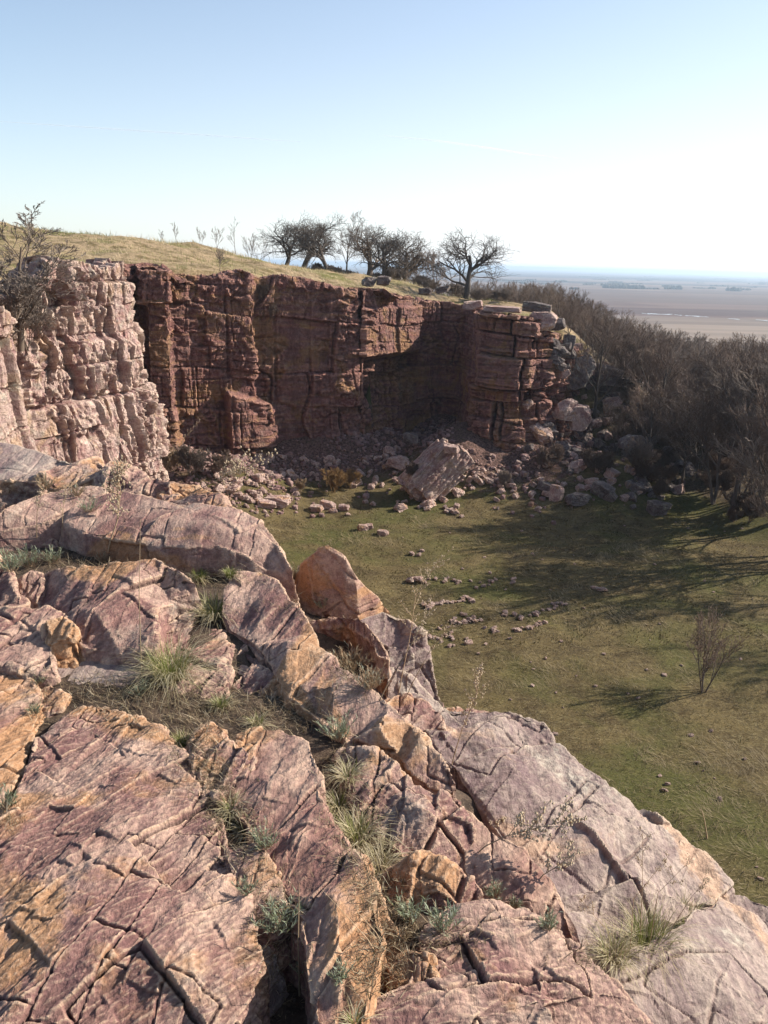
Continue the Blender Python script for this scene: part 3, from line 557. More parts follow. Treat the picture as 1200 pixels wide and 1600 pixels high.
    ta = np.where(ins, np.maximum(np.exp(-(dw / 5.5) ** 2), np.exp(-(dl / 5) ** 2)), np.where(Y < 12, 0, 0.0))
    attr(o, 'talus', ta.ravel())
    li = sstep(17, 24, X + 0.15 * (Y - 40)) * sstep(1.2, 2.2, Z + 1.0) * (1 - sstep(72, 76, Y))
    attr(o, 'litter', li.ravel())
    tag(o, 'quarry floor and upland under dormant yellow green grass', None, kind='structure')
    # ---- the prairie far below, out to the horizon
    m, t, n, b = newmat('prairie fields')
    vec = nd(t, 'ShaderNodeNewGeometry').outputs['Position']
    # fields: long strips, wide across and short in depth
    def strips(sx, sy, off):
        mp = nd(t, 'ShaderNodeMapping', {'Vector': vec, 'Location': off, 'Scale': (sx, sy, 1), 'Rotation': (0, 0, R(-4))})
        v = nd(t, 'ShaderNodeTexVoronoi', {'Vector': mp.outputs[0], 'Scale': 1.0, 'Randomness': 0.85}, distance='CHEBYCHEV'); return nd(t, 'ShaderNodeSeparateColor', {0: v.outputs['Color']})
    a = strips(1 / 1900, 1 / 430, (0.3, 0.1, 0)); a2 = strips(1 / 700, 1 / 170, (4.3, 2.1, 0))
    pal = [(0.0, (0.15, 0.10, 0.085)), (0.16, (0.022, 0.02, 0.026)), (0.34, (0.19, 0.135, 0.11)), (0.48, (0.09, 0.065, 0.06)), (0.6, (0.018, 0.018, 0.024)), (0.74, (0.24, 0.185, 0.145)), (0.9, (0.07, 0.07, 0.055))]
    r1 = ramp(t, a.outputs[0], pal); r2 = ramp(t, a2.outputs[1], pal)
    for q in (r1, r2): q.node.color_ramp.interpolation = 'CONSTANT'
    c = mix(t, 0.33, r1, r2)
    fur = noise(t, vec, 1.0, 6, 0.7, 0.3, (0, 0, 0), (0.0012, 0.05, 1), (0, 0, R(-4)))
    c = mix(t, 1.0, c, ramp(t, fur, [(0.3, 0.75), (0.7, 1.25)]), 'MULTIPLY')
    t.links.new(c, b.inputs['Base Color']); b.inputs['Roughness'].default_value = 1; b.inputs['Specular IOR Level'].default_value = 0.0
    r_ = np.r_[np.linspace(0, 400, 12), np.geomspace(450, 24000, 26)]; an = np.linspace(0, 2 * np.pi, 97)
    Rr, A = np.meshgrid(r_, an, indexing='ij')
    Vp = np.stack([(Rr * np.sin(A)).ravel(), (Rr * np.cos(A)).ravel(), np.full(Rr.size, -27.0)], 1)
    o = mk('prairie', Vp, grid_faces(len(r_), 97), m)
    tag(o, 'flat farmland plain far below reaching the horizon', kind='structure')
def blocks(s, z, lay, wid, seed, wob=0.25):
    zw = z + wob * lay * fbm2(s / (lay * 5), z / (lay * 3), seed + 1, 3)
    k, dz, cz = c1(zw / lay, seed)
    hk = _u(_h(k.astype(np.int64), k.astype(np.int64) * 0, k.astype(np.int64) * 0, seed + 3))
    wl = wid * (0.6 + 0.9 * hk)
    sw = s + wob * wid * 0.5 * fbm2(s / wid, z / (lay * 1.2), seed + 2, 3)
    j, ds, cs = c1(sw / wl + hk * 37.7, seed + 5)
    h = _h(k.astype(np.int64), j.astype(np.int64), k.astype(np.int64) * 0, seed + 9)
    r0, r1, r2 = _u(h, 1), _u(h, 2), _u(h, 3)
    tilt = (sw / wl + hk * 37.7 - cs) * (r1 - 0.5) + (zw / lay - cz) * (r2 - 0.5) * 0.7
    return r0 - 0.5, tilt, dz * lay, ds * wl
def trap(x, w): return np.clip(2.4 - 2.4 * x / w, 0, 1)
def cliff(name, PL_, res, mat, label, zb=-0.4, seed=1, big=0.5, mid=0.26, small=0.09, batter=None, extra=None, back=2.6, dip=0.0, lay=0.85, columns=0.25, fr=.12, frw=.7, frh=1.0, wm=1.35, calm=None, wob=(.12, .14)):
    P = np.array(PL_); seg = np.hypot(*np.diff(P[:, :2], axis=0).T); S = np.r_[0, np.cumsum(seg)]
    s = np.arange(0, S[-1], res); X = np.interp(s, S, P[:, 0]); Y = np.interp(s, S, P[:, 1]); ZT = np.interp(s, S, P[:, 2])
    ZT = ZT + 0.35 * (np.round(fbm2(s / 1.7, s * 0, seed + 40, 3) * 4) / 4) + 0.12 * fbm2(s / .5, s * 0, seed + 41, 3)
    k = max(3, int(0.7 / res)); ker = np.ones(k) / k
    Xs = np.convolve(np.pad(X, k, 'edge'), ker, 'same')[k:-k]; Ys = np.convolve(np.pad(Y, k, 'edge'), ker, 'same')[k:-k]
    tx, ty = np.gradient(Xs), np.gradient(Ys); L = np.hypot(tx, ty) + 1e-9
    nx, ny = ty / L, -tx / L                            # towards the pit
    nz_ = int((ZT.max() - zb) / res); v = np.linspace(0, 1, nz_)
    Sg, Vg = np.meshgrid(s, v, indexing='ij'); Zg = zb + (ZT[:, None] - zb) * Vg
    Zd = Zg + dip * Sg
    off = 0; cm = np.clip(.55 + 1.1 * fbm2(Sg / 2.2, Zg / 1.6, seed + 61, 3), .05, 1.3); cv = np.clip(.5 + 1.3 * fbm2(Sg / 1.1, Zg / 3.5, seed + 62, 3), 0, 1.3)
    r0, ti, dz, ds = blocks(Sg, Zd, lay * 3.0, wm * 3, seed, wob[0]); off = off + big * (r0 * 1.1 + ti * 0.8) - 0.30 * cv * trap(ds, 0.10) - 0.16 * cm * trap(dz, 0.08)
    rc, tc, _, dc = blocks(Sg, Zd * 0 + 3, 50.0, 2.6, seed + 33, 0.02); off = off + columns * 2 * rc - columns * cv ** 2 * trap(dc, 0.13)
    if calm: q_ = calm(Sg, S); mid, small, fr, cv, cm = mid * q_, small * q_, fr, cv * q_, cm * q_
    sh = .35 + .75 * sstep(-.18, .22, fbm2(Sg / 2.6, Zg / 2.2, seed + 63, 3)); mid, small, fr = mid * sh, small * sh, fr * sh
    r0, ti, dz, ds = blocks(Sg, Zd, lay, wm, seed + 50, wob[1]); off = off + mid * (r0 * 1.1 + ti * 1.0) - 0.12 * cv * trap(ds, 0.05) - 0.10 * cm * trap(dz, 0.045)
    r0, ti, dz, ds = blocks(Sg, Zd, lay * .38, wm * .36, seed + 100, .16); ms = sstep(-.25, .35, fbm2(Sg / 3, Zg / 2, seed + 60, 3))
    off = off + (small * (r0 * 1.2 + ti * 1.2) - 0.03 * cm * trap(dz, 0.03) - 0.04 * trap(ds, 0.03)) * (0.25 + 0.75 * ms)
    Q = np.stack([(Sg + .25 * fbm2(Sg, Zg, seed + 90, 3)).ravel() / frw, (Zd + .25 * fbm2(Sg, Zg, seed + 91, 3)).ravel() / frh, np.zeros(Sg.size)], 1)
    for k_, am in ((1.0, fr), (2.4, fr * .45)):
        fv, _, fe = facet(Q * k_ + 5, seed + 95, bw=.1); off = off + am * fv.reshape(Sg.shape) - am * .5 * trap(fe.reshape(Sg.shape), .07) * cv
    off = off + 0.15 * fbm2(Sg / 3.5, Zg / 3.5, seed + 70, 5) + 0.04 * fbm2(Sg / .3, Zg / .3, seed + 71, 3)
    if batter: off = off + batter(Sg, Zg)
    if extra: off = off + extra(Sg, Zg, S)
    GX = X[:, None] * .5 + Xs[:, None] * .5 + nx[:, None] * off; GY = Y[:, None] * .5 + Ys[:, None] * .5 + ny[:, None] * off
    # the broken top, stepping back into the turf
    nb = int(back / (res * 1.6)); q = (np.arange(1, nb + 1) / nb)
    Sc, Qc = np.meshgrid(s, q, indexing='ij')
    lip = off[:, -1:]; o2 = lip - Qc * back
    r0, ti, dz, ds = blocks(Sc, Qc * back, 0.7, 0.8, seed + 200)
    zt = ZT[:, None] + (0.30 * r0 + 0.2 * ti) * sstep(0, .1, Qc) - 0.18 * trap(ds, .05) - 0.15 * trap(dz, .05) - 0.55 * sstep(.55, 1, Qc) + 0.06 * fbm2(Sc / .4, Qc * back / .4, seed + 80, 3)
    CX = Xs[:, None] + nx[:, None] * o2; CY = Ys[:, None] + ny[:, None] * o2
    V = np.stack([np.hstack([GX, CX]), np.hstack([GY, CY]), np.hstack([Zg, zt])], -1).reshape(-1, 3)
    F = grid_faces(len(s), nz_ + nb)
    o = mk(name, V, F, M[mat], smooth=False)
    tag(o, label, None, kind='structure'); return o
def arc(c, SS): return np.interp(c, [f[0] for f in FARW], SS)
def cliffs():
    def bat_left(S, Z):
        st = sstep(11.6, 11.2, Z + 0.5 * fbm2(S / 2, Z, 77, 3)); return 0.4 * st + 1.1 * sstep(11, 2, Z) 
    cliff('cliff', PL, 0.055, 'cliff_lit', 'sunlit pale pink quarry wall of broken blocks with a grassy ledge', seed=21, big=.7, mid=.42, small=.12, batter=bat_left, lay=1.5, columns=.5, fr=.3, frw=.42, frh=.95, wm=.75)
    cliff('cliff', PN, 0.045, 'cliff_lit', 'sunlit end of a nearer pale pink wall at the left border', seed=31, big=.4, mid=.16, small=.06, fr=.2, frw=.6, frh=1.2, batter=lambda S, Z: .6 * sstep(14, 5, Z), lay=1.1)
    def ex(S, Z, SS):
        def at(c):   # arc position of a photo column
            k = [f[0] for f in FARW]; return np.interp(c, k, SS)
        s0, s1 = at(568), at(655)
        slabm = sstep(s0 - .05, s0 + .05, S) * sstep(s1 + .3, s1 - .1, S) * sstep(8.3, 8.5, Z) * sstep(12.0, 11.8, Z)
        e = 0.45 * slabm - 0.9 * sstep(s0, s0 + .4, S) * sstep(s1 + .5, s1, S) * sstep(8.3, 7.9, Z) * sstep(4, 7.5, Z)
        # great leaning slab at the foot, and the smooth ochre middle
        a, b_ = at(345), at(432)
        e = e + 1.1 * sstep(a, a + .08, S) * sstep(b_ + .4, b_ - 1.5, S) * sstep(6.6, 6.2, Z + 0.35 * (S - a)) 
        e = e - 0.5 * np.exp(-((S - at(564)) / .16) ** 2)
        e = e + 0.5 * sstep(6, 0, Z) - .25 * sstep(3, 12, Z) * 0
        bt = at(746)
        e = e + sstep(bt, bt + .5, S) * (0.35 * sstep(9.5, 9.4, Z) - 0.35 * sstep(6.6, 6.5, Z) + 0.3 * sstep(4.6, 4.5, Z))
        rb, tb, zb_, sb_ = blocks(S, Z, 1.7, 1.9, 371, .45)
        e = e + sstep(bt - .3, bt + .2, S) * (1.1 * rb + .6 * tb - .55 * trap(sb_, .10) - .4 * trap(zb_, .08)) * sstep(2.2, 4.0, Z)
        return e
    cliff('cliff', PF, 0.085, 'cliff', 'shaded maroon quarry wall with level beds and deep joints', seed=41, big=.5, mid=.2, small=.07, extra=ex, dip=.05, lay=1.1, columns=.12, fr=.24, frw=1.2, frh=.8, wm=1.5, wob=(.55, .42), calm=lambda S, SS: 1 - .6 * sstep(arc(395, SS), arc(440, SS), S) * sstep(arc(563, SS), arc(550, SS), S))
    # ---- the ledge under our feet: soil between the slabs, and its own face down to the pit
    SC_ = [(-90,700,1.62),(0,740,1.68),(150,745,1.7),(360,800,1.9),(250,775,1.8),(0,800,1.75),(0,870,1.84),(60,880,1.84),(130,860,1.84),(100,850,1.84),(300,890,1.88),(330,930,1.90),(380,890,1.9),(250,1010,1.95),(0,1000,1.95),(200,1090,1.97),(150,1085,1.97),(340,990,1.92),(400,1120,1.97),(330,1200,2.0),(300,1130,1.97),(400,1310,2.0),(440,1400,2.08),(450,1470,2.16),(460,1580,2.16),(530,1230,1.98),(520,1160,1.98),(560,1300,2.0),(600,1380,2.02),(620,1450,1.99),(680,1480,1.99),(640,1540,2.0),(50,1120,1.99),(0,1260,2.02),(-90,1400,2.05),(100,1600,2.05),(350,1600,2.1),(800,1600,2.1),(1000,1640,2.85),(1100,1600,2.9),(520,1030,2.42),(480,940,2.32),(560,1060,2.5),(600,1100,2.7),(900,1450,2.8),(1000,1480,2.74),(940,1500,2.72),(1100,1420,2.95),(700,1200,2.75),(800,1400,2.75),(1250,1600,3.2),(520,945,2.34)]
    P = np.array([tuple(at_d(*q)) for q in SC_])
    r_ = np.r_[np.arange(0.02, 3.4, 0.02), np.geomspace(3.4, 12, 90)]; an = np.radians(np.r_[np.arange(-62, 62, 0.3), np.arange(62, 298.1, 4)])
    Rr, A = np.meshgrid(r_, an, indexing='ij'); X, Y = Rr * np.sin(A), Rr * np.cos(A)
    W = 0; Z = 0
    for x, y, z in P:
        w_ = 1 / (np.hypot(X - x, Y - y) ** 3.5 + 1e-4); W = W + w_; Z = Z + w_ * z
    Z = Z / W + 0.02 * fbm2(X / .2, Y / .2, 90, 4) + 0.008 * fbm2(X / .04, Y / .04, 91, 3)
    poly = BRINK + [(3, -14), (-14, -14), (-14, 8.2)]
    sdv = np.where(inside(X, Y, poly), -1, 1) * pdist(X, Y, BRINK, False)
    sdv = sdv + 0.1 * fbm2(X / .5, Y / .5, 92, 3)
    Zd = Z - 13.6 * sstep(-0.02, 0.9, sdv) ** 0.7
    blend = sstep(6.5, 8, np.hypot(X, Y - 2)) * (sdv < 0)
    Zd = Zd - blend * 0.6
    V = np.stack([X.ravel(), Y.ravel(), Zd.ravel()], 1)
    m, t, n, b = newmat('crevice soil')
    g = nd(t, 'ShaderNodeNewGeometry'); vec = g.outputs['Position']
    n1 = noise(t, vec, 9, 7, 0.7); n2 = noise(t, vec, 70, 5, 0.7, 0, (2, 2, 2))
    c = mix(t, ramp(t, n1, [(0.4, 0.0), (0.6, 1.0)]), (0.035, 0.023, 0.016), (0.11, 0.073, 0.05))
    c = mix(t, ramp(t, n2, [(0.55, 0.0), (0.68, 0.8)]), c, (0.19, 0.14, 0.09))
    c = mix(t, ramp(t, nd(t, 'ShaderNodeSeparateXYZ', {0: g.outputs['True Normal']}).outputs[2], [(0.55, 1.0), (0.75, 0.0)]), c, (0.24, 0.14, 0.12))
    t.links.new(c, b.inputs['Base Color']); b.inputs['Roughness'].default_value = 0.95
    t.links.new(nd(t, 'ShaderNodeBump', {'Height': math_(t, 'ADD', n2, n1), 'Strength': 1.0, 'Distance': 0.012}).outputs[0], b.inputs['Normal'])
    M['soil'] = m
    tag(mk('soil', V, grid_faces(len(r_), len(an)), m, smooth=True), 'dark crumbly soil in the joints of the rock ledge', kind='structure')
# ================================================================ plants
def tubes(paths, sides=3):
    """paths: list of (points [(x,y,z)..], radii) -> V, F arrays (quads)"""
    Vs, Fs, b = [], [], 0
    bylen = {}
    for p, r in paths: bylen.setdefault(len(p), []).append((p, r))
    for n, lst in bylen.items():
        P = np.array([p for p, _ in lst], float); Rr = np.array([r for _, r in lst], float); m = len(lst)
        T = np.gradient(P, axis=1); T /= np.linalg.norm(T, axis=2, keepdims=True) + 1e-9
        up = np.where(np.abs(T[..., 2:3]) > 0.9, np.array([1., 0, 0]), np.array([0, 0, 1.]))
        A = np.cross(T, up); A /= np.linalg.norm(A, axis=2, keepdims=True) + 1e-9; B = np.cross(T, A)
        ang = np.arange(sides) * 2 * np.pi / sides
        V = P[:, :, None] + Rr[:, :, None, None] * (np.cos(ang)[None, None, :, None] * A[:, :, None] + np.sin(ang)[None, None, :, None] * B[:, :, None])
        idx = b + np.arange(m * n * sides).reshape(m, n, sides); nx = np.roll(idx, -1, axis=2)
        F = np.stack([idx[:, :-1], nx[:, :-1], nx[:, 1:], idx[:, 1:]], -1).reshape(-1, 4)
        Vs.append(V.reshape(-1, 3)); Fs.append(F); b += m * n * sides
    return np.concatenate(Vs), np.concatenate(Fs)
def grow(rnd, out, p, d, L, r, dep, S):
    ns = 5 if dep == 0 else (4 if dep < 3 else 3)
    pts, rad = [p], [r]; q = Vector(p); dd = Vector(d); w_ = S['wander'] * (1.0 if dep else 0.5)
    tip = S.get('tip', 0.35)
    for k in range(ns):
        dd = (dd + Vector((rnd.gauss(0, w_), rnd.gauss(0, w_), rnd.gauss(0, w_) + S['up']))).normalized()
        q = q + dd * L / ns; pts.append(tuple(q)); rad.append(max(S['rmin'], r * (1 - (1 - tip) * (k + 1) / ns)))
    out[min(dep, 9)].append((pts, rad))
    if dep >= S['depth']: return
    n = S['kids'][dep]; t0 = S['start'][min(dep, len(S['start']) - 1)]
    for i in range(n):
        t = t0 + (1 - t0) * (i + rnd.random()) / n; t = min(t, 0.999); k = int(t * ns); f = t * ns - k
        a, b = Vector(pts[k]), Vector(pts[k + 1]); o = a.lerp(b, f); ax = (b - a).normalized()
        perp = ax.cross(Vector((rnd.gauss(0, 1), rnd.gauss(0, 1), rnd.gauss(0, 1)))).normalized()
        an = R(rnd.uniform(*S['ang'])); nd_ = ax * math.cos(an) + perp * math.sin(an)
        if dep == 0 and S.get('flat'): nd_.z = nd_.z * S['flat'] + 0.12; nd_.normalize()
        rr = rad[k] * rnd.uniform(*S['rr']); LL = L * rnd.uniform(*S['lr']) * (1.15 - 0.45 * t)
        grow(rnd, out, tuple(o), tuple(nd_), LL, max(S['rmin'], rr), dep + 1, S)
STY = {
 'oak': dict(wander=.22, up=.03, depth=4, kids=(9, 7, 5, 3), start=(.3, .2, .2, .15), ang=(30, 68), rr=(.5, .7), lr=(.55, .82), rmin=.006, flat=.85),
 'tall': dict(wander=.14, up=.06, depth=4, kids=(10, 6, 5, 4), start=(.22, .2, .2, .2), ang=(25, 50), rr=(.38, .55), lr=(.36, .58), rmin=.009, tip=.25),
 'vase': dict(wander=.10, up=.10, depth=3, kids=(8, 6, 5), start=(.25, .25, .2), ang=(16, 42), rr=(.45, .65), lr=(.4, .62), rmin=.007, tip=.3),
 'wood': dict(wander=.13, up=.09, depth=4, kids=(9, 6, 5, 4), start=(.25, .25, .2, .15), ang=(18, 42), rr=(.42, .62), lr=(.42, .66), rmin=.009, tip=.3),
 'thin': dict(wander=.10, up=.08, depth=3, kids=(9, 4, 3), start=(.25, .25, .2), ang=(22, 42), rr=(.35, .5), lr=(.3, .5), rmin=.008, tip=.25),
}
def tree_arrays(seed, style, H, stems=1, lean=0.1, spread=0.35):
    S = STY[style]; rnd = random.Random(seed); out = {k: [] for k in range(10)}
    for s in range(stems):
        a = rnd.uniform(0, 6.28); sp = spread if stems > 1 else lean
        d = Vector((math.cos(a) * sp * rnd.uniform(.4, 1), math.sin(a) * sp * rnd.uniform(.4, 1), 1)).normalized()
        Lt = {'vase': .8, 'oak': .55, 'tall': .82, 'wood': .66, 'thin': .85}[style] * H * rnd.uniform(.85, 1.05)
        grow(rnd, out, (rnd.gauss(0, .05) * (stems > 1), rnd.gauss(0, .05) * (stems > 1), -.1), tuple(d), Lt, H * {'vase': .020, 'oak': .034, 'tall': .016, 'wood': .013, 'thin': .009}[style] / (1 + .25 * (stems - 1)), 0, S)
    tr = tubes(out[0] + out[1], 5); cr = tubes(sum((out[k] for k in range(2, 6)), []), 3)
    z = max(tr[0][:, 2].max(), cr[0][:, 2].max()); f = H / z
    return (tr[0] * f, tr[1]), (cr[0] * f, cr[1])
def bark(name, col):
    m, t, n, b = newmat(name); oi = nd(t, 'ShaderNodeObjectInfo')
    n1 = noise(t, nd(t, 'ShaderNodeTexCoord').outputs['Object'], 6, 4, 0.6, 0, (0, 0, 0), (1, 1, .3))
    c = mix(t, n1, tuple(x * .6 for x in col), tuple(x * 1.35 for x in col))
    c = mix(t, 1.0, c, ramp(t, oi.outputs['Random'], [(0, .75), (1, 1.3)]), 'MULTIPLY')
    t.links.new(c, b.inputs['Base Color']); b.inputs['Roughness'].default_value = .9; M[name] = m; return m
bark('bark dark', (.10, .08, .066)); bark('bark brown', (.13, .095, .07)); bark('twig brown', (.15, .105, .08)); bark('twig grey', (.21, .165, .135)); bark('twig ochre', (.28, .17, .07)); bark('dry stalk', (.34, .24, .15))
def make_tree(name, arr, tm, cm, label, cat='tree', group=None):
    e = bpy.data.objects.new(name, None); C.objects.link(e); tag(e, label, cat, group, 'thing')
    mk('trunk', arr[0][0], arr[0][1], M[tm], True, e); mk('crown', arr[1][0], arr[1][1], M[cm], True, e)
    return e
def copy_thing(o, label=None, group=None):
    c = o.copy(); C.objects.link(c)
    for ch in o.children:
        k = ch.copy(); C.objects.link(k); k.parent = c
    if label: c['label'] = label
    if group: c['group'] = group
    return c
def put(o, x, y, z, rz=0, s=1.0, tilt=(0, 0)):
    o.location = (x, y, z); o.rotation_euler = (tilt[0], tilt[1], rz); o.scale = (s, s, s) if not isinstance(s, tuple) else s
def trees():
    rnd = random.Random(5)
    def at_ground(px, py, y): p = at_y(px, py, y); return p.x, y, gz(p.x, y)
    def hgt(px, pt, y): return at_y(px, pt, y).z
    # oaks and saplings on the upland
    L = [('oak', 472, 425, 338, 93, 'broad dark oak, leftmost and densest of the big bare oaks on the rim', 'bark dark', 1, 3),
         ('oak', 447, 424, 346, 97, 'bare oak crowding the left flank of the densest oak', 'bark dark', 1, 31),
         ('tall', 540, 432, 328, 95, 'tallest bare oak with an uneven open crown above the rim', 'bark dark', 1, 4),
         ('oak', 603, 438, 358, 92, 'round topped bare oak right of the tallest tree', 'bark dark', 1, 6),
         ('oak', 575, 438, 352, 98, 'thin bare oak between the tallest tree and the round topped oak', 'bark brown', 1, 7),
         ('oak', 728, 470, 368, 82, 'lone wide spreading bare oak at the right end of the rim', 'bark dark', 1, 8),
         ('wood', 680, 462, 384, 94, 'hazy thin crowned tree just left of the lone spreading oak', 'bark brown', 2, 9),
         ('wood', 640, 450, 392, 99, 'low brushy tree between the round topped oak and the lone oak', 'bark brown', 3, 10),
         ('oak', 512, 430, 345, 90, 'round bare oak between the densest oak and the tallest tree', 'bark dark', 1, 41),
         ('oak', 632, 444, 368, 96, 'lower bare oak at the right side of the round topped oak', 'bark brown', 1, 42),
         ('thin', 368, 402, 338, 94, 'tall slim sapling on the grassy rise, the highest there', 'bark brown', 1, 11),
         ('thin', 340, 400, 353, 92, 'leaning forked sapling left of the tall slim sapling', 'bark brown', 2, 12),
         ('thin', 392, 406, 362, 96, 'bushy sapling right of the tall slim sapling', 'bark brown', 3, 13),
         ('thin', 404, 408, 366, 100, 'faint thin sapling nearest the left oak', 'bark brown', 2, 14),
         ('thin', 275, 378, 346, 90, 'single twiggy sapling on the hill skyline', 'bark brown', 1, 15),
         ('thin', 314, 384, 354, 90, 'small pair stemmed sapling right of the skyline sapling', 'bark brown', 2, 16),
         ('thin', 254, 376, 358, 90, 'tiny faint sapling at the left of the skyline saplings', 'bark brown', 1, 17),
         ('thin', 344, 428, 384, 57.5, 'small bare shrub at the cliff edge below the saplings', 'bark brown', 3, 18)]
    for st, px, pb, pt, y, lab, tm, stems, seed in L:
        y = y * .9 if y > 80 else y
        x, yy, z = at_ground(px, pb, y); H = hgt(px, pt, y) - z
        e = make_tree('oak_tree' if st in ('oak', 'tall') else ('shrub' if 'shrub' in lab else 'young_tree'), tree_arrays(seed, st, H, stems), tm, tm if st == 'oak' else 'twig grey', lab, 'tree' if 'shrub' not in lab else 'shrub')
        if st == 'oak': e.scale = (1.5, 1.5, 1.13)
        e.location = (x, yy, z)
    # tree rooted in the gully at the left border
    for px, pb, pt, y, lab, seed, stems, st in [(32, 545, 312, 32.0, 'leaning bare tree rooted in the dark gully by the left border', 21, 1, 'tall'), (42, 545, 440, 32.4, 'tangled grey shrub at the foot of the leaning gully tree', 22, 5, 'wood'), (12, 520, 420, 30.6, 'dark bare shrub cut by the left border above the near wall end', 23, 4, 'wood')]:
        p = at_y(px, pb, y); H = hgt(px, pt, y) - p.z
        e = make_tree('bare_tree' if seed == 21 else 'shrub', tree_arrays(seed, st, H, stems, spread=.8 if seed > 21 else .3), 'bark brown', 'twig grey', lab, 'tree' if seed == 21 else 'shrub'); e.location = p
        if seed == 21: e.scale = (1.8, 1.8, 1)
    # the small tree alone on the pit floor
    p = hit(1098, 1080); e = make_tree('young_tree', tree_arrays(33, 'vase', 3.3, 4, spread=.5), 'bark dark', 'twig brown', 'small bare vase shaped tree alone on the grass of the pit floor', 'tree'); e.location = p
    # shrubs against the walls and on the rubble
    SH = [(520, 770, 1.9, 'ochre twigged upright shrub at the foot of the shaded wall', 'twig ochre', 7), (545, 765, 1.4, 'smaller ochre shrub touching the upright ochre shrub', 'twig ochre', 5), (300, 745, 2.2, 'grey brown shrub in the corner between the sunlit and shaded walls', 'twig grey', 7), (270, 740, 1.7, 'pale dry shrub against the foot of the sunlit wall', 'dry stalk', 6), (345, 740, 1.5, 'low dark shrub under the leaning slab of the wall', 'twig brown', 6), (420, 500, 1.3, 'hanging brown brush on the face of the shaded wall below its top', 'twig brown', 8), (405, 470, 1.2, 'dark brush clinging under the rim of the shaded wall', 'twig brown', 8), (640, 745, 1.2, 'twiggy low shrub just behind the great fallen block', 'twig brown', 6), (790, 760, 1.3, 'grey shrub in the rubble right of the great fallen block', 'twig grey', 6), (860, 735, 2.0, 'dark twiggy shrub at the foot of the jutting buttress', 'twig brown', 7), (930, 745, 2.0, 'tangled shrub among the shaded boulders', 'twig brown', 7), (1000, 735, 2.3, 'tangled shrub at the right end of the shaded boulders', 'twig grey', 7), (470, 770, 1.0, 'small bare sapling in the grass at the edge of the pink rubble', 'dry stalk', 3)]
    for px, py, H, lab, mt, st in SH:
        p = hit(px, py); sd_ = px; e = make_tree('shrub', tree_arrays(sd_, 'wood', H, st, spread=.75), mt, mt, lab, 'shrub'); e.location = p
    # the bare wood on the slope at the right
    protos = []
    for k in range(7):
        a = tree_arrays(100 + k, 'wood', 9.0, 1 + (k % 3 == 0) + (k % 4 == 3), spread=.22, lean=.12)
        protos.append(('bark dark', ('twig brown', 'twig grey', 'twig brown')[k % 3], a, None))
    W = []; tries = 0
    while len(W) < 210 and tries < 9000:
        tries += 1
        y = rnd.uniform(38, 128); x = rnd.uniform(13 + (y < 56) * 8, 60)
        if y > 66: x = rnd.uniform(max(9, 14 - .1 * (y - 66)), 60)
        px = 600 + FPX * x / (y * .97)
        if px > 1330: continue
        X, Y = np.array([x]), np.array([y])
        if inside(X, Y, PIT)[0] and pdist(X, Y, PIT)[0] > (2.0 if y < 56 else 0): continue
        if any((x - a) ** 2 + (y - b) ** 2 < (1.1 if y < 70 else 2.6) for a, b, *_ in W): continue
        if y < 60 and rnd.random() < .25: continue
        z = gz(x, y); top = np.interp(px, [780, 850, 880, 950, 1050, 1200, 1350], [434, 436, 446, 484, 510, 520, 520]) + rnd.choice((2, 8, 15, 24, 40)) * rnd.uniform(.3, 1.2)
        H = at_y(px, top, y).z - z
        if H < 2.2 or H > 13: continue
        W.append((x, y, z, H))
    # trees out to the right of the frame whose shadows cross the pit floor
    for x, y, H in [(27.5, 43.5, 9), (29.5, 38.5, 9.5), (28.0, 33.0, 9.5), (32, 31, 9)]: W.append((x, y, gz(x, y), H))
    for x, y, H in [(18.6, 55.5, 6.5), (20.2, 52.5, 7), (22.0, 54.5, 7.5), (23.0, 49.5, 7.5), (19.6, 58.2, 6), (17.6, 59.5, 4.5)]: W.append((x, y, gz(x, y), H))  # added trees at the wood's edge, to shade the boulder pile
    used = {}
    for i, (x, y, z, H) in enumerate(W):
        k = rnd.randrange(len(protos)); tm, cm, a, _ = protos[k]
        px = 600 + FPX * x / (y * .97)
        if y < 56: lab, g = 'bare grey brown tree in the front rank of the wood beside the pit', 'front rank of the bare wood'
        elif px < 900: lab, g = 'reddish brown bare tree of the thicket behind the jutting buttress', 'thicket behind the buttress'
        else: lab, g = 'bare brown tree deep in the wood sloping down to the plain', 'bare wood on the slope'
        if k not in used: e = used[k] = make_tree('bare_tree', a, tm, cm, lab, 'tree', g)
        else: e = copy_thing(used[k], lab, g)
        s = H / 9.0; put(e, x, y, z - .1, rnd.uniform(0, 6.28), (s * 1.15, s * 1.15, s))
    # undergrowth at the wood's edge
    pr = make_tree('shrub', tree_arrays(300, 'wood', 2.0, 7, spread=.8), 'twig brown', 'twig brown', 'low tangled brush at the edge of the bare wood', 'shrub', 'brush along the foot of the wood')
    n = 0; first = True
    while n < 60:
        y = rnd.uniform(40, 70); x = rnd.uniform(16, 34); px = 600 + FPX * x / (y * .97)
        X, Y = np.array([x]), np.array([y]); d = pdist(X, Y, PIT)[0] * (-1 if inside(X, Y, PIT)[0] else 1)
        if d < -3 or px > 1260 or (y > 57 and x < 19): continue
        e = pr if first else copy_thing(pr); first = False; s = rnd.uniform(.5, 1.15); put(e, x, y, gz(x, y) - .05, rnd.uniform(0, 6.28), (s * 1.2, s * 1.2, s)); n += 1
    pr = make_tree('shrub', tree_arrays(301, 'wood', 2.4, 6, spread=.6), 'twig grey', 'twig grey', 'grey leafless brush filling the ground under the rim oaks', 'shrub', 'brush under the oaks')
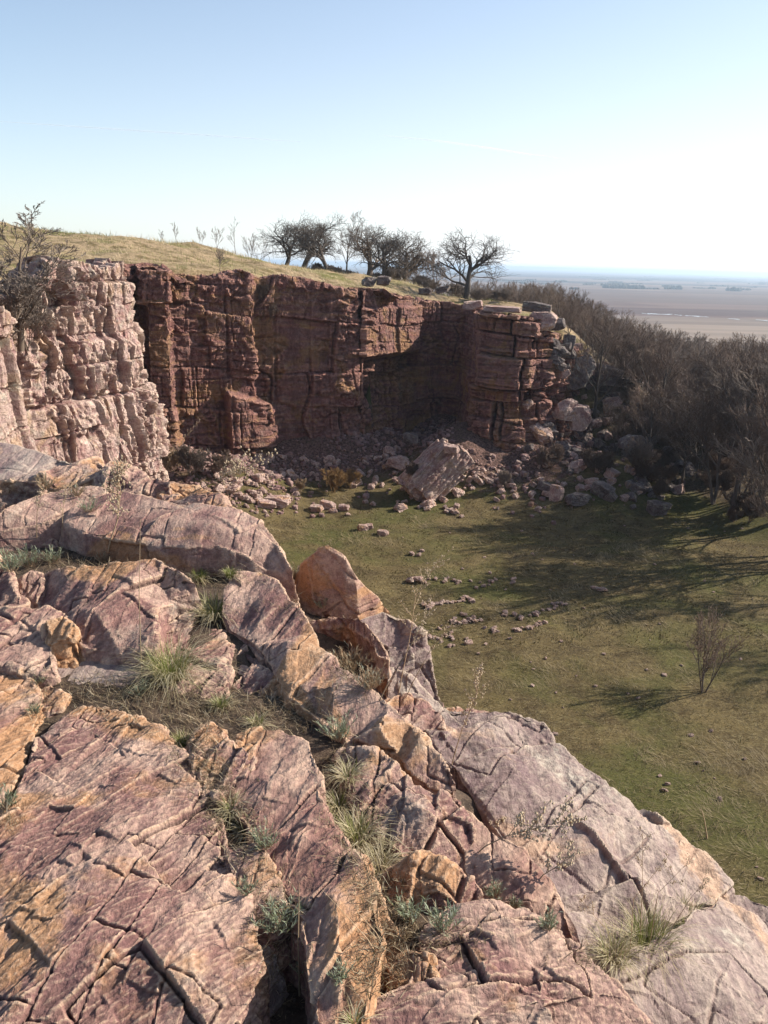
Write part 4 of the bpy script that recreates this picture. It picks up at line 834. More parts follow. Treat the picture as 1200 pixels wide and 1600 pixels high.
    for k in range(40):
        px = rnd.uniform(490, 800); y = rnd.uniform(80, 92) if px < 740 else rnd.uniform(70, 80); p = at_y(px, 440, y)
        e = pr if k == 0 else copy_thing(pr); s = rnd.uniform(.35, .7); put(e, p.x, y, gz(p.x, y) - .05, rnd.uniform(0, 6.28), (s * 1.4, s * 1.4, s))
# ================================================================ ray casting on what is already built
_dg = None
def hit(px, py):
    r = ray(px, py).normalized(); ok, loc, nrm, *_ = SC.ray_cast(_dg, EYE, r); return loc if ok else at_z(px, py, 0)
def drop(x, y, z=40):
    ok, loc, nrm, *_ = SC.ray_cast(_dg, Vector((x, y, z)), Vector((0, 0, -1))); return loc if ok else Vector((x, y, 0))
def eb(o): pass
# ================================================================ loose rock
def boulders():
    rnd = random.Random(77)
    # the great fallen block with its stepped, tilted beds
    def great():
        bl = []
        for (dx, dz, w_, h_, l0, l1) in [(-.95, .55, .7, .5, -1.7, 1.7), (-.35, .25, .75, 1.2, -1.8, 1.95), (.45, .05, 1.1, 1.7, -1.9, 1.75), (1.15, -.15, .6, 1.35, -1.5, 2.1), (.1, -.75, 2.2, .9, -1.5, 1.2)]:
            c = [(dx + sx * w_ / 2, l, dz + sz * h_ / 2) for l in (l0, l1) for sx in (-1, 1) for sz in (-1, 1)]; bl.append(c)
        V, F = [], []
        for c in bl:
            b0 = len(V); V += c
            F += [tuple(b0 + i for i in q) for q in ((0, 1, 3, 2), (4, 6, 7, 5), (0, 4, 5, 1), (2, 3, 7, 6), (0, 2, 6, 4), (1, 5, 7, 3))]
        Vn, Nn, Fq = remesh(V, F, .045); Vn = roughen(Vn, Nn, .7, .10, 5, 0, aniso=(1.6, .6, 1.6))
        o = mk('boulder', Vn, Fq, M['boulder'], True); tag(o, 'great fallen block with tilted stepped beds lying at the foot of the wall', 'boulder', kind='thing'); return o
    g = great(); g.data.materials[0] = M['cliff_lit']; p = hit(668, 778)
    # long axis runs up to the right
    g.rotation_euler = Matrix(((.80, .60, 0), (-.42, .56, -.55), (0, .50, .80))).to_3x3().normalized().to_euler()
    ax = Vector((.66, .25, .62)).normalized(); zz = Vector((-.55, -.15, .85)); zz = (zz - ax * zz.dot(ax)).normalized(); xx = ax.cross(zz)
    g.rotation_euler = Matrix((xx, ax, zz)).transposed().to_euler(); g.scale = (1.12, 1.12, 1.12); g.location = p + Vector((.25, .9, 1.55))
    global PROTO
    PROTO = {}
    for k in range(6): PROTO['b%d' % k] = blob_rock('boulder', (1, rnd.uniform(.7, 1), rnd.uniform(.65, .9)), 500 + k, 'boulder', .028, boxy=.45, cuts=11, amp=.03)
    for k in range(4): PROTO['g%d' % k] = blob_rock('boulder', (1, rnd.uniform(.7, 1), rnd.uniform(.6, .9)), 520 + k, 'boulder_grey', .03, boxy=.35, cuts=12, amp=.035)
    for k in range(8): PROTO['s%d' % k] = blob_rock('stone', (1, rnd.uniform(.6, .95), rnd.uniform(.45, .7)), 540 + k, 'boulder', .075, boxy=.35, cuts=10, amp=.05)
    USED = set()
    def cp(key, label, cat, name, group, x, y, z, s, rz=None, tilt=.15, sink=.3):
        if key in USED: o = PROTO[key].copy(); C.objects.link(o)
        else: USED.add(key); o = PROTO[key]
        o.name = name; tag(o, label, cat, None, 'thing')
        if group: o['group'] = group
        elif 'group' in o: del o['group']
        sc = s if isinstance(s, tuple) else (s, s, s)
        put(o, x, y, z + sc[2] * (.35 - sink), rnd.uniform(0, 6.28) if rz is None else rz, sc, (rnd.gauss(0, tilt), rnd.gauss(0, tilt))); return o
    # named boulders: column, row of the base, distance, size, label
    B = [('b0', 785, 487, 58.6, (2.6, 1.4, .6), 'flat topped dark red cap rock on the jutting buttress'), ('b1', 848, 512, 58.4, (1.9, 1.6, 1.5), 'square red block capping the right column of the buttress'), ('b2', 738, 482, 62.5, (1.6, 1.4, .8), 'small red slab on the rim left of the flat cap rock'),
         ('g0', 838, 486, 62.5, (2.2, 1.2, .9), 'pale grey ledge rock on the rim behind the cap rocks'), ('g1', 600, 445, 66, (1.2, 1, .9), 'rounded pale boulder under the round topped oak'), ('g2', 577, 446, 66, (1.2, 1, .9), 'smaller pale boulder left of the rounded one under the oak'), ('g3', 690, 457, 68, (1.5, 1.1, .7), 'low pale rock in the grass left of the lone oak'), ('g1', 665, 460, 69, (1.2, .9, .7), 'small pale rock left of the low pale rock on the rim'),
         ('g2', 902, 600, 62, (2.3, 2.0, 3.0), 'big grey boulder standing at the right shoulder of the buttress'), ('g3', 945, 600, 64, (2.8, 1.6, 2.2), 'grey slab leaning behind the big grey boulder'), ('b3', 897, 548, 62.5, (1.1, 1, .8), 'small red block perched left of the big grey boulder top'), ('g0', 880, 545, 62.8, (1.3, 1.2, .7), 'small grey rock wedged behind the right column'),
         ('g1', 978, 606, 66, (2.3, 1.5, 1.2), 'pale tilted slab on the slope below the leaning grey slab'), ('b4', 884, 655, 58.5, (1.8, 1.6, 2.0), 'dark red block at the right foot of the buttress'), ('b5', 905, 665, 58.8, (1.4, 1.3, 2.1), 'upright dark red block next to the one at the buttress foot'),
         ('g2', 985, 700, 55, (1.7, 1.5, 1.3), 'dark grey boulder in the shade of the wood'), ('g0', 940, 780, 50.2, (1.5, 1.3, 1.2), 'dark boulder at the edge of the grass under the wood'), ('b1', 868, 785, 50, (.9, .9, 1.3), 'upright banded boulder at the edge of the grass'), ('g2', 902, 788, 49.5, (1.6, 1.2, .9), 'wide dark boulder between the upright banded one and the one under the wood'), ('g3', 1030, 770, 48.5, (1.6, 1.4, 1.2), 'mossy dark boulder at the right end of the boulder row'),  # darker grey rock in this row stands in for the wood's shade
         ('b3', 700, 775, 50.5, (1.1, .9, .7), 'red chunk tucked under the right end of the great fallen block'), ('b4', 622, 722, 55, (1.6, 1.3, 1.3), 'rust red boulder in shade left of the great fallen block'), ('g0', 640, 690, 57, (1.1, 1, .9), 'grey boulder high on the rubble behind the great fallen block'),
         ('b5', 435, 806, 47.5, (1.5, 1.1, .8), 'pink boulder at the grass edge below the pink rubble'), ('b0', 418, 812, 46.8, (1.1, .9, .6), 'low pink boulder nearest the whaleback slab'), ('b1', 512, 800, 48.2, (1.0, .8, .65), 'reddish block on the grass, highest of the small group left of the great block'), ('b2', 537, 803, 48, (.8, .6, .5), 'pale block beside the reddish block on the grass'), ('b3', 494, 806, 47.6, (.9, .7, .5), 'half buried stone left of the reddish block on the grass'), ('b4', 520, 808, 47.4, (.55, .5, .4), 'small grey stone in front of the reddish block on the grass'),
         ('b5', 567, 832, 44.3, (.6, .5, .45), 'left stone of the pair lying alone below the small group'), ('b0', 576, 830, 44.5, (.5, .45, .45), 'right stone of the pair lying alone below the small group'), ('b1', 598, 838, 43.5, (.65, .55, .4), 'single dark stone right of the pair of stones')]
    for key, px, py, y, s, lab in B:
        p = at_y(px, py, y)
        z = drop(p.x, y).z if py > 700 else p.z
        cp(key, lab, 'boulder' if max(s) > .9 else 'stone', 'boulder' if max(s) > .9 else 'stone', None, p.x, y, z, s, rz=rnd.uniform(-.4, .4), tilt=.1, sink=.05)
    # boulders tumbling down the slope right of the buttress
    n = 0
    while n < 120:
        t = rnd.random(); px = 868 + 190 * t + rnd.gauss(0, 24); py = np.interp(t, [0, 1], [680, 755]) + rnd.gauss(0, 36)
        if py > 795 or py < 595: continue
        p = hit(px, py)
        if p.y < 44 or p.y > 75: continue
        s = rnd.uniform(.4, 1.15) * (1.4 if rnd.random() < .15 else 1); n += 1
        cp('g%d' % rnd.randrange(4) if rnd.random() < .6 else 'b%d' % rnd.randrange(6), 'grey or dark red boulder in the tumbled pile right of the buttress', 'boulder', 'boulder', 'tumbled boulders below the buttress', p.x, p.y, p.z, (s, s * .9, s * .8), tilt=.4, sink=.2)
    n = 0
    while n < 46:
        t = rnd.random(); px = 868 + 135 * t + rnd.gauss(0, 12); py = np.interp(t, [0, 1], [548, 650]) + rnd.gauss(0, 20)
        p = hit(px, py)
        if p.y < 50 or p.y > 80: n += .2; continue
        s = rnd.uniform(.5, 1.5); n += 1
        cp('g%d' % rnd.randrange(4) if rnd.random() < .7 else 'b%d' % rnd.randrange(6), 'weathered boulder on the steep slope behind the shoulder of the buttress', 'boulder', 'boulder', 'boulders on the slope behind the buttress', p.x, p.y, p.z, (s * 1.2, s * .9, s * .8), tilt=.5, sink=.15)
    # rubble in front of the walls
    n = 0; G = {0: ('pink rubble rock of the fan below the sunlit wall', 'rubble fan below the sunlit wall'), 1: ('shaded rubble rock around the great fallen block', 'rubble around the great fallen block'), 2: ('rubble rock at the foot of the jutting buttress', 'rubble below the buttress'), 3: ('rubble rock strewn along the foot of the shaded wall', 'rubble under the shaded wall')}
    spots = []
    for k in range(270):
        u = rnd.random()
        if u < .36: px, py, g = rnd.gauss(372, 38), rnd.gauss(775, 20), 0
        elif u < .62: px, py, g = rnd.gauss(665, 60), rnd.gauss(755, 28), 1
        elif u < .76: px, py, g = rnd.gauss(810, 60), rnd.gauss(745, 22), 2
        else: px, py, g = rnd.uniform(400, 640), rnd.gauss(735, 22), 3
        spots.append((px, py, g))
    for px, py, g in spots:
        if py < 690 or py > 808: continue
        p = hit(px, py)
        if p.y < 40 or p.z > gz(p.x, p.y) + .45: continue
        s = rnd.uniform(.22, .6) * (1.5 if rnd.random() < .12 else 1)
        cp('s%d' % rnd.randrange(8), G[g][0], 'rock', 'rubble_rock', G[g][1], p.x, p.y, p.z, (s, s, s), tilt=.4, sink=.15)
    # the rest of the rubble: small stuff
    base = []
    for k in range(5):
        o = PROTO['s%d' % k]; me = o.data; V = np.empty(len(me.vertices) * 3, np.float32); me.vertices.foreach_get('co', V)
        L = np.empty(len(me.loops), np.int32); me.loops.foreach_get('vertex_index', L); base.append((V.reshape(-1, 3), L.reshape(-1, 4)))
    lo = blob_rock('tmp', (1, .8, .6), 700, None, .22, amp=.08, cuts=7); V = np.array([v.co for v in lo.data.vertices]); Fq = np.array([list(p.vertices) for p in lo.data.polygons]); bpy.data.objects.remove(lo)
    rg = np.random.default_rng(3); Vs, Fs, b = [], [], 0
    X = rg.uniform(-19, 21, 30000); Y = rg.uniform(43, 66, 30000)
    ins = inside(X, Y, PIT); dw = np.minimum(pdist(X, Y, PF, False), pdist(X, Y, PL, False) * 1.3)
    dens = np.exp(-(dw / 4.8) ** 2) * (fbm2(X / 3, Y / 3, 55) > -.15) * ins
    dens = np.maximum(dens, 1.6 * np.exp(-((X + 10) ** 2 + (Y - 50.5) ** 2) / 14.0) * ins)
    k = rg.random(30000) < dens * .42; X, Y = X[k], Y[k]; Z = ground_h(X, Y)
    for x, y, z in zip(X, Y, Z):
        a = rg.uniform(0, 6.28); s = rg.uniform(.12, .34) * (1 + .9 * (rg.random() < .15)); c_, s_ = math.cos(a), math.sin(a)
        Q = V * s * rg.uniform(.7, 1.3, 3); Q = np.stack([Q[:, 0] * c_ - Q[:, 1] * s_, Q[:, 0] * s_ + Q[:, 1] * c_, Q[:, 2]], 1) + (x, y, z + s * .12)
        Vs.append(Q); Fs.append(Fq + b); b += len(V)
    # scree in the dry joints of the ledge
    tag(mk('scree', np.concatenate(Vs), np.concatenate(Fs), M['scree'], True), 'small broken rock fragments covering the foot of the walls', None, kind='stuff')
    # stones laid out on the grass
    def row(pts, nn, lab, grp, s=(.16, .3), jit=.08):
        P = [at_z(a, b_, .1) for a, b_ in pts]; seg = [(P[i + 1] - P[i]).length for i in range(len(P) - 1)]; T = sum(seg)
        for k in range(nn):
            t = T * k / max(1, nn - 1); i = 0
            while i < len(seg) - 1 and t > seg[i]: t -= seg[i]; i += 1
            q = P[i].lerp(P[i + 1], min(1, t / seg[i])) if len(P) > 1 else P[0]
            x, y = q.x + rnd.gauss(0, jit), q.y + rnd.gauss(0, jit); sz = rnd.uniform(*s)
            cp('s%d' % rnd.randrange(8), lab, 'stone', 'stone', grp, x, y, drop(x, y).z, (sz, sz, sz * .8), tilt=.2, sink=.05)
    row([(660, 940), (668, 948), (676, 942), (700, 938), (722, 936), (728, 930), (738, 938)], 26, 'small pink stone in the straight row with a hook at each end', 'stones of the hooked straight row', jit=.04)
    row([(642, 903), (656, 905)], 3, 'longer flat stone at the left end of the upper loose line', 'flat stones of the upper loose line', (.4, .6)); row([(660, 905), (690, 902), (704, 903), (715, 908)], 12, 'small stone in the upper loose line of stones', 'stones of the upper loose line', jit=.25)
    row([(705, 966), (716, 970), (730, 968), (746, 966)], 13, 'small stone in the short lower row right of the near boulder', 'stones of the short lower row', jit=.08); row([(712, 962), (728, 958), (742, 962)], 6, 'small stone in the loose curve just above the short lower row', 'stones of the loose curve', jit=.15)
    row([(802, 983), (812, 984), (822, 979), (832, 977), (845, 974), (850, 970)], 15, 'small stone in the lower arm of the right hand stone chevron', 'stones of the chevron lower arm', jit=.06); row([(830, 960), (845, 954), (862, 948), (868, 942), (886, 943)], 14, 'small stone in the upper arm of the right hand stone chevron', 'stones of the chevron upper arm', jit=.08); row([(785, 956), (806, 958), (815, 966)], 9, 'small stone in the cluster left of the stone chevron', 'stones left of the chevron', jit=.15)
    row([(674, 990), (690, 985), (706, 996)], 14, 'small stone in the scattered patch below the short row', 'stones of the scattered patch', jit=.4); row([(770, 980), (780, 986)], 6, 'small stone in the little heap left of the chevron arm', 'little heap of stones', jit=.12); row([(648, 868), (660, 862)], 5, 'stone in the small heap above the upper loose line', 'small heap of stones', (.25, .4), .12)
    row([(752, 912), (790, 900)], 12, 'small stone scattered in the middle of the pit floor', 'scattered middle stones', jit=.45); row([(694, 798), (712, 806)], 7, 'stone in the heap on the grass in front of the great fallen block', 'heap before the great block', (.3, .6), .3); row([(935, 918), (945, 921)], 4, 'small stone in the tiny group alone at mid floor', 'tiny lone group of stones', (.2, .35), .1)
    cp('s3', 'single larger stone below the lower rows on the pit floor', 'stone', 'stone', None, *drop(at_z(732, 1000, .1).x, at_z(732, 1000, .1).y), .38)
    for k in range(105):
        px, py = rnd.uniform(620, 1190), rnd.uniform(815, 1400)
        p = hit(px, py)
        if p.z > 1.2: continue
        s = rnd.uniform(.07, .2)
        cp('s%d' % rnd.randrange(8), 'small loose stone strewn in the grass away from the laid rows', 'stone', 'stone', 'stones strewn over the pit floor', p.x, p.y, p.z, (s, s, s * .7), tilt=.3, sink=.1)
# ================================================================ grass and small plants
def blades(P, H, W, az, lean, curl, rg, droop=0.0):
    """curved tapering blades; returns V, F"""
    n = len(P); a = np.stack([np.cos(az), np.sin(az), np.zeros(n)], 1); sd_ = np.stack([-np.sin(az), np.cos(az), np.zeros(n)], 1)
    ts = (0, .35, .7, 1.0); Vs = []
    for t in ts:
        out = (lean * t + curl * t * t) * H; up = H * t * np.sqrt(np.clip(1 - np.clip(lean + curl * t * .6, 0, .98) ** 2, .02, 1)) - droop * H * t ** 3
        c = P + a * out[:, None]; c[:, 2] += up
        w_ = W * (1 - .9 * t ** 1.5) * .5
        Vs += [c - sd_ * w_[:, None], c + sd_ * w_[:, None]]
    V = np.stack(Vs, 1).reshape(-1, 3); b = (np.arange(n) * 8)[:, None]
    F = np.concatenate([b + np.array([[0, 1, 3, 2]]) + 2 * k for k in range(3)]); return V, F
def blade_mat(name, stops, rough=.7):
    m, t, n, b = newmat(name)
    at = nd(t, 'ShaderNodeAttribute', attribute_name='tone').outputs['Fac']
    c = ramp(t, at, stops); t.links.new(c, b.inputs['Base Color']); b.inputs['Roughness'].default_value = rough
    b.inputs['Specular IOR Level'].default_value = .2
    tr = nd(t, 'ShaderNodeBsdfTranslucent', {'Color': c}); mx = nd(t, 'ShaderNodeMixShader', {0: .25, 1: b.outputs[0], 2: tr.outputs[0]})
    t.links.new(mx.outputs[0], n['Material Output'].inputs['Surface']); M[name] = m
STRAW = (.46, .38, .23)
blade_mat('tuft blades', [(0, (.10, .125, .025)), (.3, (.18, .20, .05)), (.5, (.34, .29, .15)), (.75, STRAW), (1, (.55, .49, .35))])
blade_mat('sage leaves', [(0, (.12, .14, .06)), (.4, (.24, .275, .17)), (.8, (.38, .41, .31)), (.9, (.36, .27, .17)), (1, (.30, .20, .12))])
blade_mat('field grass', [(0, (.042, .04, .013)), (.35, (.085, .073, .023)), (.6, (.145, .105, .05)), (1, (.30, .235, .135))])
blade_mat('hill grass', [(0, (.11, .125, .03)), (.4, (.24, .21, .085)), (1, (.46, .36, .23))])
blade_mat('litter straw', [(0, (.09, .06, .036)), (.45, (.2, .14, .085)), (.8, (.36, .28, .17)), (1, (.5, .42, .3))])
def up_attr(o, tone, per=8): attr(o, 'tone', np.repeat(tone, per))
def tuft(px, py, size, label, green=.35, n=420, seed=1, wild=1.0, cat='grass tuft', name='grass_tuft', off=None):
    rg = np.random.default_rng(seed); p = hit(px, py)
    r = size * .3 * np.sqrt(rg.random(n)); th = rg.uniform(0, 6.28, n)
    P = np.stack([r * np.cos(th), r * np.sin(th), rg.uniform(-.02, .005, n)], 1)
    gi = rg.random(n) < green; H = np.where(gi, rg.uniform(.45, .8, n), rg.uniform(.5, 1.15, n)) * size
    az = th + rg.normal(0, .7, n); lean = np.where(gi, rg.uniform(.05, .4, n), rg.uniform(.2, .8, n)) * (.4 + r / (size * .3) * .6)
    curl = np.where(gi, rg.uniform(.1, .5, n), rg.uniform(.3, .8, n) * wild)
    V, F = blades(P, H, rg.uniform(.0018, .0034, n) * (1 + (py < 1000) * .4), az, lean, curl, rg, np.where(gi, .05, .35))
    o = mk(name, V, F, M['tuft blades']); o.location = p
    up_attr(o, np.where(gi, rg.uniform(0, .4, n), rg.uniform(.45, 1, n))); tag(o, label, cat, kind='thing'); return o
def sage(px, py, size, label, seed=1, dry=0.0, name='sage_plant', cat='sage plant', n=26):
    rg = np.random.default_rng(seed); p = hit(px, py); paths, Ps, AZ, LE = [], [], [], []
    for k in range(n):
        a = rg.uniform(0, 6.28); L = size * rg.uniform(.5, 1.0); ln = rg.uniform(.1, .85); q0 = np.array([math.cos(a), math.sin(a), 0]) * size * .25 * rg.random()
        pts = [tuple(q0 + np.array([math.cos(a) * ln * t * L, math.sin(a) * ln * t * L, L * t * math.sqrt(1 - ln * ln * .8)])) for t in (0, .5, 1)]
        paths.append((pts, [.0016, .0013, .0008]))
        for j in range(16):
            t = rg.uniform(.2, 1); c = np.array(pts[0]) * (1 - t) + np.array(pts[2]) * t; Ps.append(c); AZ.append(a + rg.normal(0, 1.3)); LE.append(rg.uniform(.1, .8))
    Ps = np.array(Ps); m = len(Ps); V, F = blades(Ps, rg.uniform(.12, .26, m) * size, rg.uniform(.0022, .0042, m) * (size / .1) ** .6, np.array(AZ), np.array(LE), rg.uniform(0, .5, m), rg)
    o = mk(name, V, F, M['sage leaves']); o.location = p; tone = np.clip(rg.normal(.5, .22, m), 0, 1) if not dry else np.clip(rg.normal(.95, .1, m), 0, 1); up_attr(o, tone)
    tv, tf = tubes(paths, 3); mk('stem', tv, tf, M['dry stalk'], False, o)
    tag(o, label, cat, kind='thing'); return o
def weed(pts, r, label, seed=1, heads=60, spread=.05, frac=.45, nb=10, blen=.12, name='dry_weed', hs=.004, base=True, headname='seed_head'):
    """pts: photo positions from foot to tip; the stalk stands at the distance of its foot"""
    rg = random.Random(seed); p0 = hit(*pts[0]); W = [Vector(p0)]
    for px, py in pts[1:]:
        r_ = ray(px, py); W.append(EYE + r_ * (p0.y / r_.y) + Vector((0, rg.uniform(-.02, .02), 0)))
    P = []
    for i in range(len(W) - 1):
        for k in range(3): P.append(W[i].lerp(W[i + 1], k / 3))
    P.append(W[-1]); P = [q - p0 for q in P]; P[0].z -= .02; n = len(P); tot = P[-1].length
    e = bpy.data.objects.new(name, None); C.objects.link(e); e.location = p0; tag(e, label, 'dry weed', None, 'thing')
    paths = [([tuple(q) for q in P], [r * (1 - .65 * i / (n - 1)) for i in range(n)])]; tips = []
    for k in range(nb):
        t = frac + (1 - frac) * (k + rg.random()) / max(1, nb); i = min(n - 2, int(t * (n - 1))); f = t * (n - 1) - i; o = P[i].lerp(P[i + 1], f)
        ax = (P[i + 1] - P[i]).normalized(); d = (ax * .8 + Vector((rg.gauss(0, .6), rg.gauss(0, .6), rg.gauss(.1, .3)))).normalized(); L = blen * rg.uniform(.4, 1)
        q = [o, o + d * L * .5, o + d * L + Vector((0, 0, .1 * L))]; paths.append(([tuple(v) for v in q], [r * .5, r * .4, r * .3])); tips.append(q)
    v, f = tubes(paths, 4); mk('stalk', v, f, M['dry stalk'], True, e)
    if heads:
        Vs, Fs, b = [], [], 0; oc = np.array([(1,0,0),(0,1,0),(-1,0,0),(0,-1,0),(0,0,1),(0,0,-1)], float); of = np.array([(0,1,4,4),(1,2,4,4),(2,3,4,4),(3,0,4,4),(1,0,5,5),(2,1,5,5),(3,2,5,5),(0,3,5,5)])[:, :3]
        for k in range(heads):
            q = rg.choice(tips) if tips else P[-3:]; t = rg.random(); c = q[0].lerp(q[-1], .3 + .7 * t) + Vector((rg.gauss(0, spread * .3), rg.gauss(0, spread * .3), rg.gauss(0, spread * .3))) * .5
            Vs.append(oc * hs * rg.uniform(.6, 1.3) * np.array((1, 1, rg.uniform(.8, 1.6))) + np.array(c)); Fs.append(of + b); b += 6
        tag(mk(headname, np.concatenate(Vs), np.concatenate(Fs), M['seed'], False, e), kind='stuff')
    return e
def plants():
    m, t, n, b = newmat('seed'); b.inputs['Base Color'].default_value = (.40, .31, .21, 1); b.inputs['Roughness'].default_value = .9; M['seed'] = m
    tuft(268, 1058, .27, 'biggest tuft of green and straw grass on the ledge beside the tall dry stalk', .32, 620, 1)
    tuft(335, 965, .21, 'straw pale grass tuft above and right of the biggest tuft', .22, 460, 2)
    tuft(312, 905, .10, 'low dark green tuft at the foot of the whaleback slab', .6, 300, 3); tuft(360, 900, .08, 'small green tuft right of the low dark one by the whaleback slab', .6, 220, 33)
    tuft(402, 1132, .08, 'small splayed straw tuft on top of the long orange slab', .2, 160, 4); tuft(345, 1105, .09, 'green tinged tuft in the weedy patch below the biggest tuft', .55, 260, 5); tuft(285, 1165, .09, 'small grass tuft at the head of the narrow left crack', .5, 260, 6)
    tuft(530, 1262, .11, 'grass growing in the crack left of the lumpy pink slab', .15, 220, 7); tuft(560, 1310, .15, 'middle tuft of dry grass in the crack by the lumpy pink slab', .2, 260, 8); tuft(590, 1362, .14, 'lowest straw tuft in the crack by the lumpy pink slab', .1, 220, 9); tuft(545, 1215, .10, 'upper wispy tuft at the top end of that grassy crack', .1, 140, 10)
    tuft(362, 1268, .09, 'straw tuft in the crack left of the orange slab', .15, 200, 11); tuft(385, 1300, .09, 'second straw tuft in that crack just above the small block', .2, 200, 12)
    tuft(1010, 1478, .24, 'dark green sedge tuft with long dry blades on the pale lower slab', .45, 380, 13, 1.0); tuft(960, 1496, .16, 'trailing brown sedge left of the dark green tuft on the lower slab', .2, 200, 14); tuft(1070, 1440, .17, 'sedge spreading right of the dark green tuft on the lower slab', .45, 220, 15)
    tuft(555, 1600, .06, 'tiny tuft at the bottom border in the dark cleft', .4, 90, 16)
    S_ = [(18, 893, .13, 'silvery sage clump at the left border'), (48, 885, .14, 'bright silvery sage clump, largest of the left patch'), (82, 880, .11, 'sage clump at the right end of the left patch'), (218, 1085, .075, 'blue green sage sprig below the tall dry stalk'), (62, 1068, .06, 'small sage sprig at the top of the left narrow crack'), (55, 1115, .05, 'tiny sage in the left narrow crack'), (528, 1155, .12, 'feathery sage clump on the long ridge above the grassy crack'), (8, 1262, .08, 'sage sprig cut by the left border beside the huge slab'), (412, 1325, .08, 'sage sprig in the crack right of the orange slab foot'), (438, 1452, .105, 'spiky sage in the dark cleft below the small block'), (640, 1440, .09, 'left sage clump at the foot of the angular brown block'), (690, 1455, .09, 'right sage clump at the foot of the angular brown block'), (772, 1402, .055, 'small bright sage on top of the bottom slab edge'), (805, 1418, .035, 'tiny sage right of the small bright one'), (855, 1452, .06, 'thin sage growing down the rounded tan slab'), (532, 1530, .055, 'small sage near the bottom between two slabs'), (505, 950, .09, 'sage behind the brick red block'), (140, 800, .10, 'sage growing on the flat mauve slab near the flowered weed'), (385, 1395, .05, 'pale leafed sprig beside the small orange edged block'), (468, 1520, .04, 'tiny sprig deep in the bottom cleft')]
    for i, (px, py, s, l) in enumerate(S_): sage(px, py, s, l, 40 + i)
    sage(548, 1048, .17, 'dry brown cushion plant in the hollow behind the ridge', 70, 1.0, 'cushion_plant', 'dry plant', 60); sage(580, 1075, .11, 'smaller dry brown cushion right below the first', 71, 1.0, 'cushion_plant', 'dry plant', 40)
    sage(160, 878, .07, 'dry twiggy plant beside the red mossy patch', 72, 1.0, 'dry_plant', 'dry plant', 26); sage(70, 765, .12, 'dry grey weeds on the small pale rock', 73, 1.0, 'dry_plant', 'dry plant', 30); sage(120, 775, .10, 'dry grey weeds right of the small pale rock', 74, 1.0, 'dry_plant', 'dry plant', 26); sage(460, 905, .12, 'pale dry weeds at the left foot of the pointed boulder', 75, 1.0, 'dry_plant', 'dry plant', 30)
    weed([(221, 1055), (219, 930), (218, 812)], .0028, 'tall thin straight dry stalk beside the biggest tuft', 1, 0, nb=0)
    weed([(168, 858), (182, 815), (187, 770), (184, 738)], .005, 'dry weed with whitish flower heads in front of the dark boulders', 2, 260, .10, .35, 22, .2, hs=.007)
    weed([(252, 748), (268, 712), (290, 682), (315, 655)], .006, 'large pale plume weed rising over the dark fronted boulder', 3, 700, .10, .2, 34, .3, hs=.006)
    weed([(290, 775), (340, 750), (400, 722)], .004, 'pale plume weed leaning far right over the pink rubble', 4, 240, .1, .4, 16, .22, hs=.007)
    weed([(705, 1195), (722, 1140), (742, 1095), (752, 1055)], .003, 'seed topped weed standing against the grass right of the ridge', 5, 150, .05, .35, 16, .1, hs=.005)
    weed([(622, 1085), (640, 1000), (650, 930), (690, 870)], .0028, 'curved thin weed over the pit left of the seed topped one', 6, 130, .06, .3, 18, .14, hs=.004)
    weed([(632, 1090), (675, 1010), (705, 975)], .0026, 'second thin weed leaning right of the curved one', 7, 50, .05, .4, 8, .1, hs=.004)
    weed([(590, 1095), (640, 1010), (672, 955)], .0026, 'dark slender branchlet crossing the bleached block', 8, 70, .03, .6, 7, .1, hs=.003)
    weed([(742, 1330), (790, 1306), (840, 1292), (880, 1278)], .003, 'seedy branch lying over the grey stained hollow', 9, 260, .05, .3, 18, .13, hs=.0055)
    weed([(840, 1372), (865, 1358), (885, 1342)], .0025, 'short seedy sprig lower on the broad pale slab', 10, 110, .03, .2, 9, .09, hs=.005)
    weed([(765, 1298), (772, 1290), (782, 1284)], .002, 'tiny seed cluster at the crest of the rounded tan slab', 11, 60, .03, .2, 6, .05, hs=.005)
    weed([(468, 1556), (466, 1470), (467, 1382)], .0032, 'thick brown stalk standing in the dark cleft', 12, 0, nb=0)
    weed([(590, 1485), (545, 1430), (500, 1390)], .0016, 'bent straw stalk over the long orange slab', 13, 0, nb=0); weed([(600, 1470), (560, 1420), (530, 1370)], .0016, 'thin straw stalk beside the bent one', 14, 0, nb=0)
    for i, (a, b_, c_, l) in enumerate([((1015, 1475), (1030, 1400), (1075, 1350), 'long dry stalk arching right from the sedge tuft'), ((1000, 1475), (1002, 1380), (1005, 1300), 'upright dry stalk above the sedge tuft'), ((985, 1480), (992, 1410), (1045, 1330), 'dry stalk leaning right above the sedge tuft'), ((1040, 1465), (1080, 1410), (1108, 1375), 'right hand dry stalk of the sedge tuft'), ((975, 1480), (935, 1440), (905, 1405), 'dry stalk arching left from the sedge tuft')]):
        weed([a, b_, c_], .0018, l, 20 + i, 60, .03, .6, 5, .07, hs=.003)
    weed([(97, 835), (98, 800), (104, 762)], .003, 'thin dry stalk left of the flowered weed', 30, 60, .04, .5, 6, .08, hs=.004); weed([(57, 840), (60, 800), (66, 770)], .003, 'thin stalk in front of the dark purple rock face', 31, 60, .04, .5, 5, .08, hs=.004)
    weed([(1105, 1310), (1100, 1280), (1095, 1262)], .02, 'dry straw stem sticking up from the pit floor grass', 32, 0, nb=0)
    # straw litter and low moss in the joints
    rg = np.random.default_rng(9); rnd = random.Random(9); Ps = []; G = []
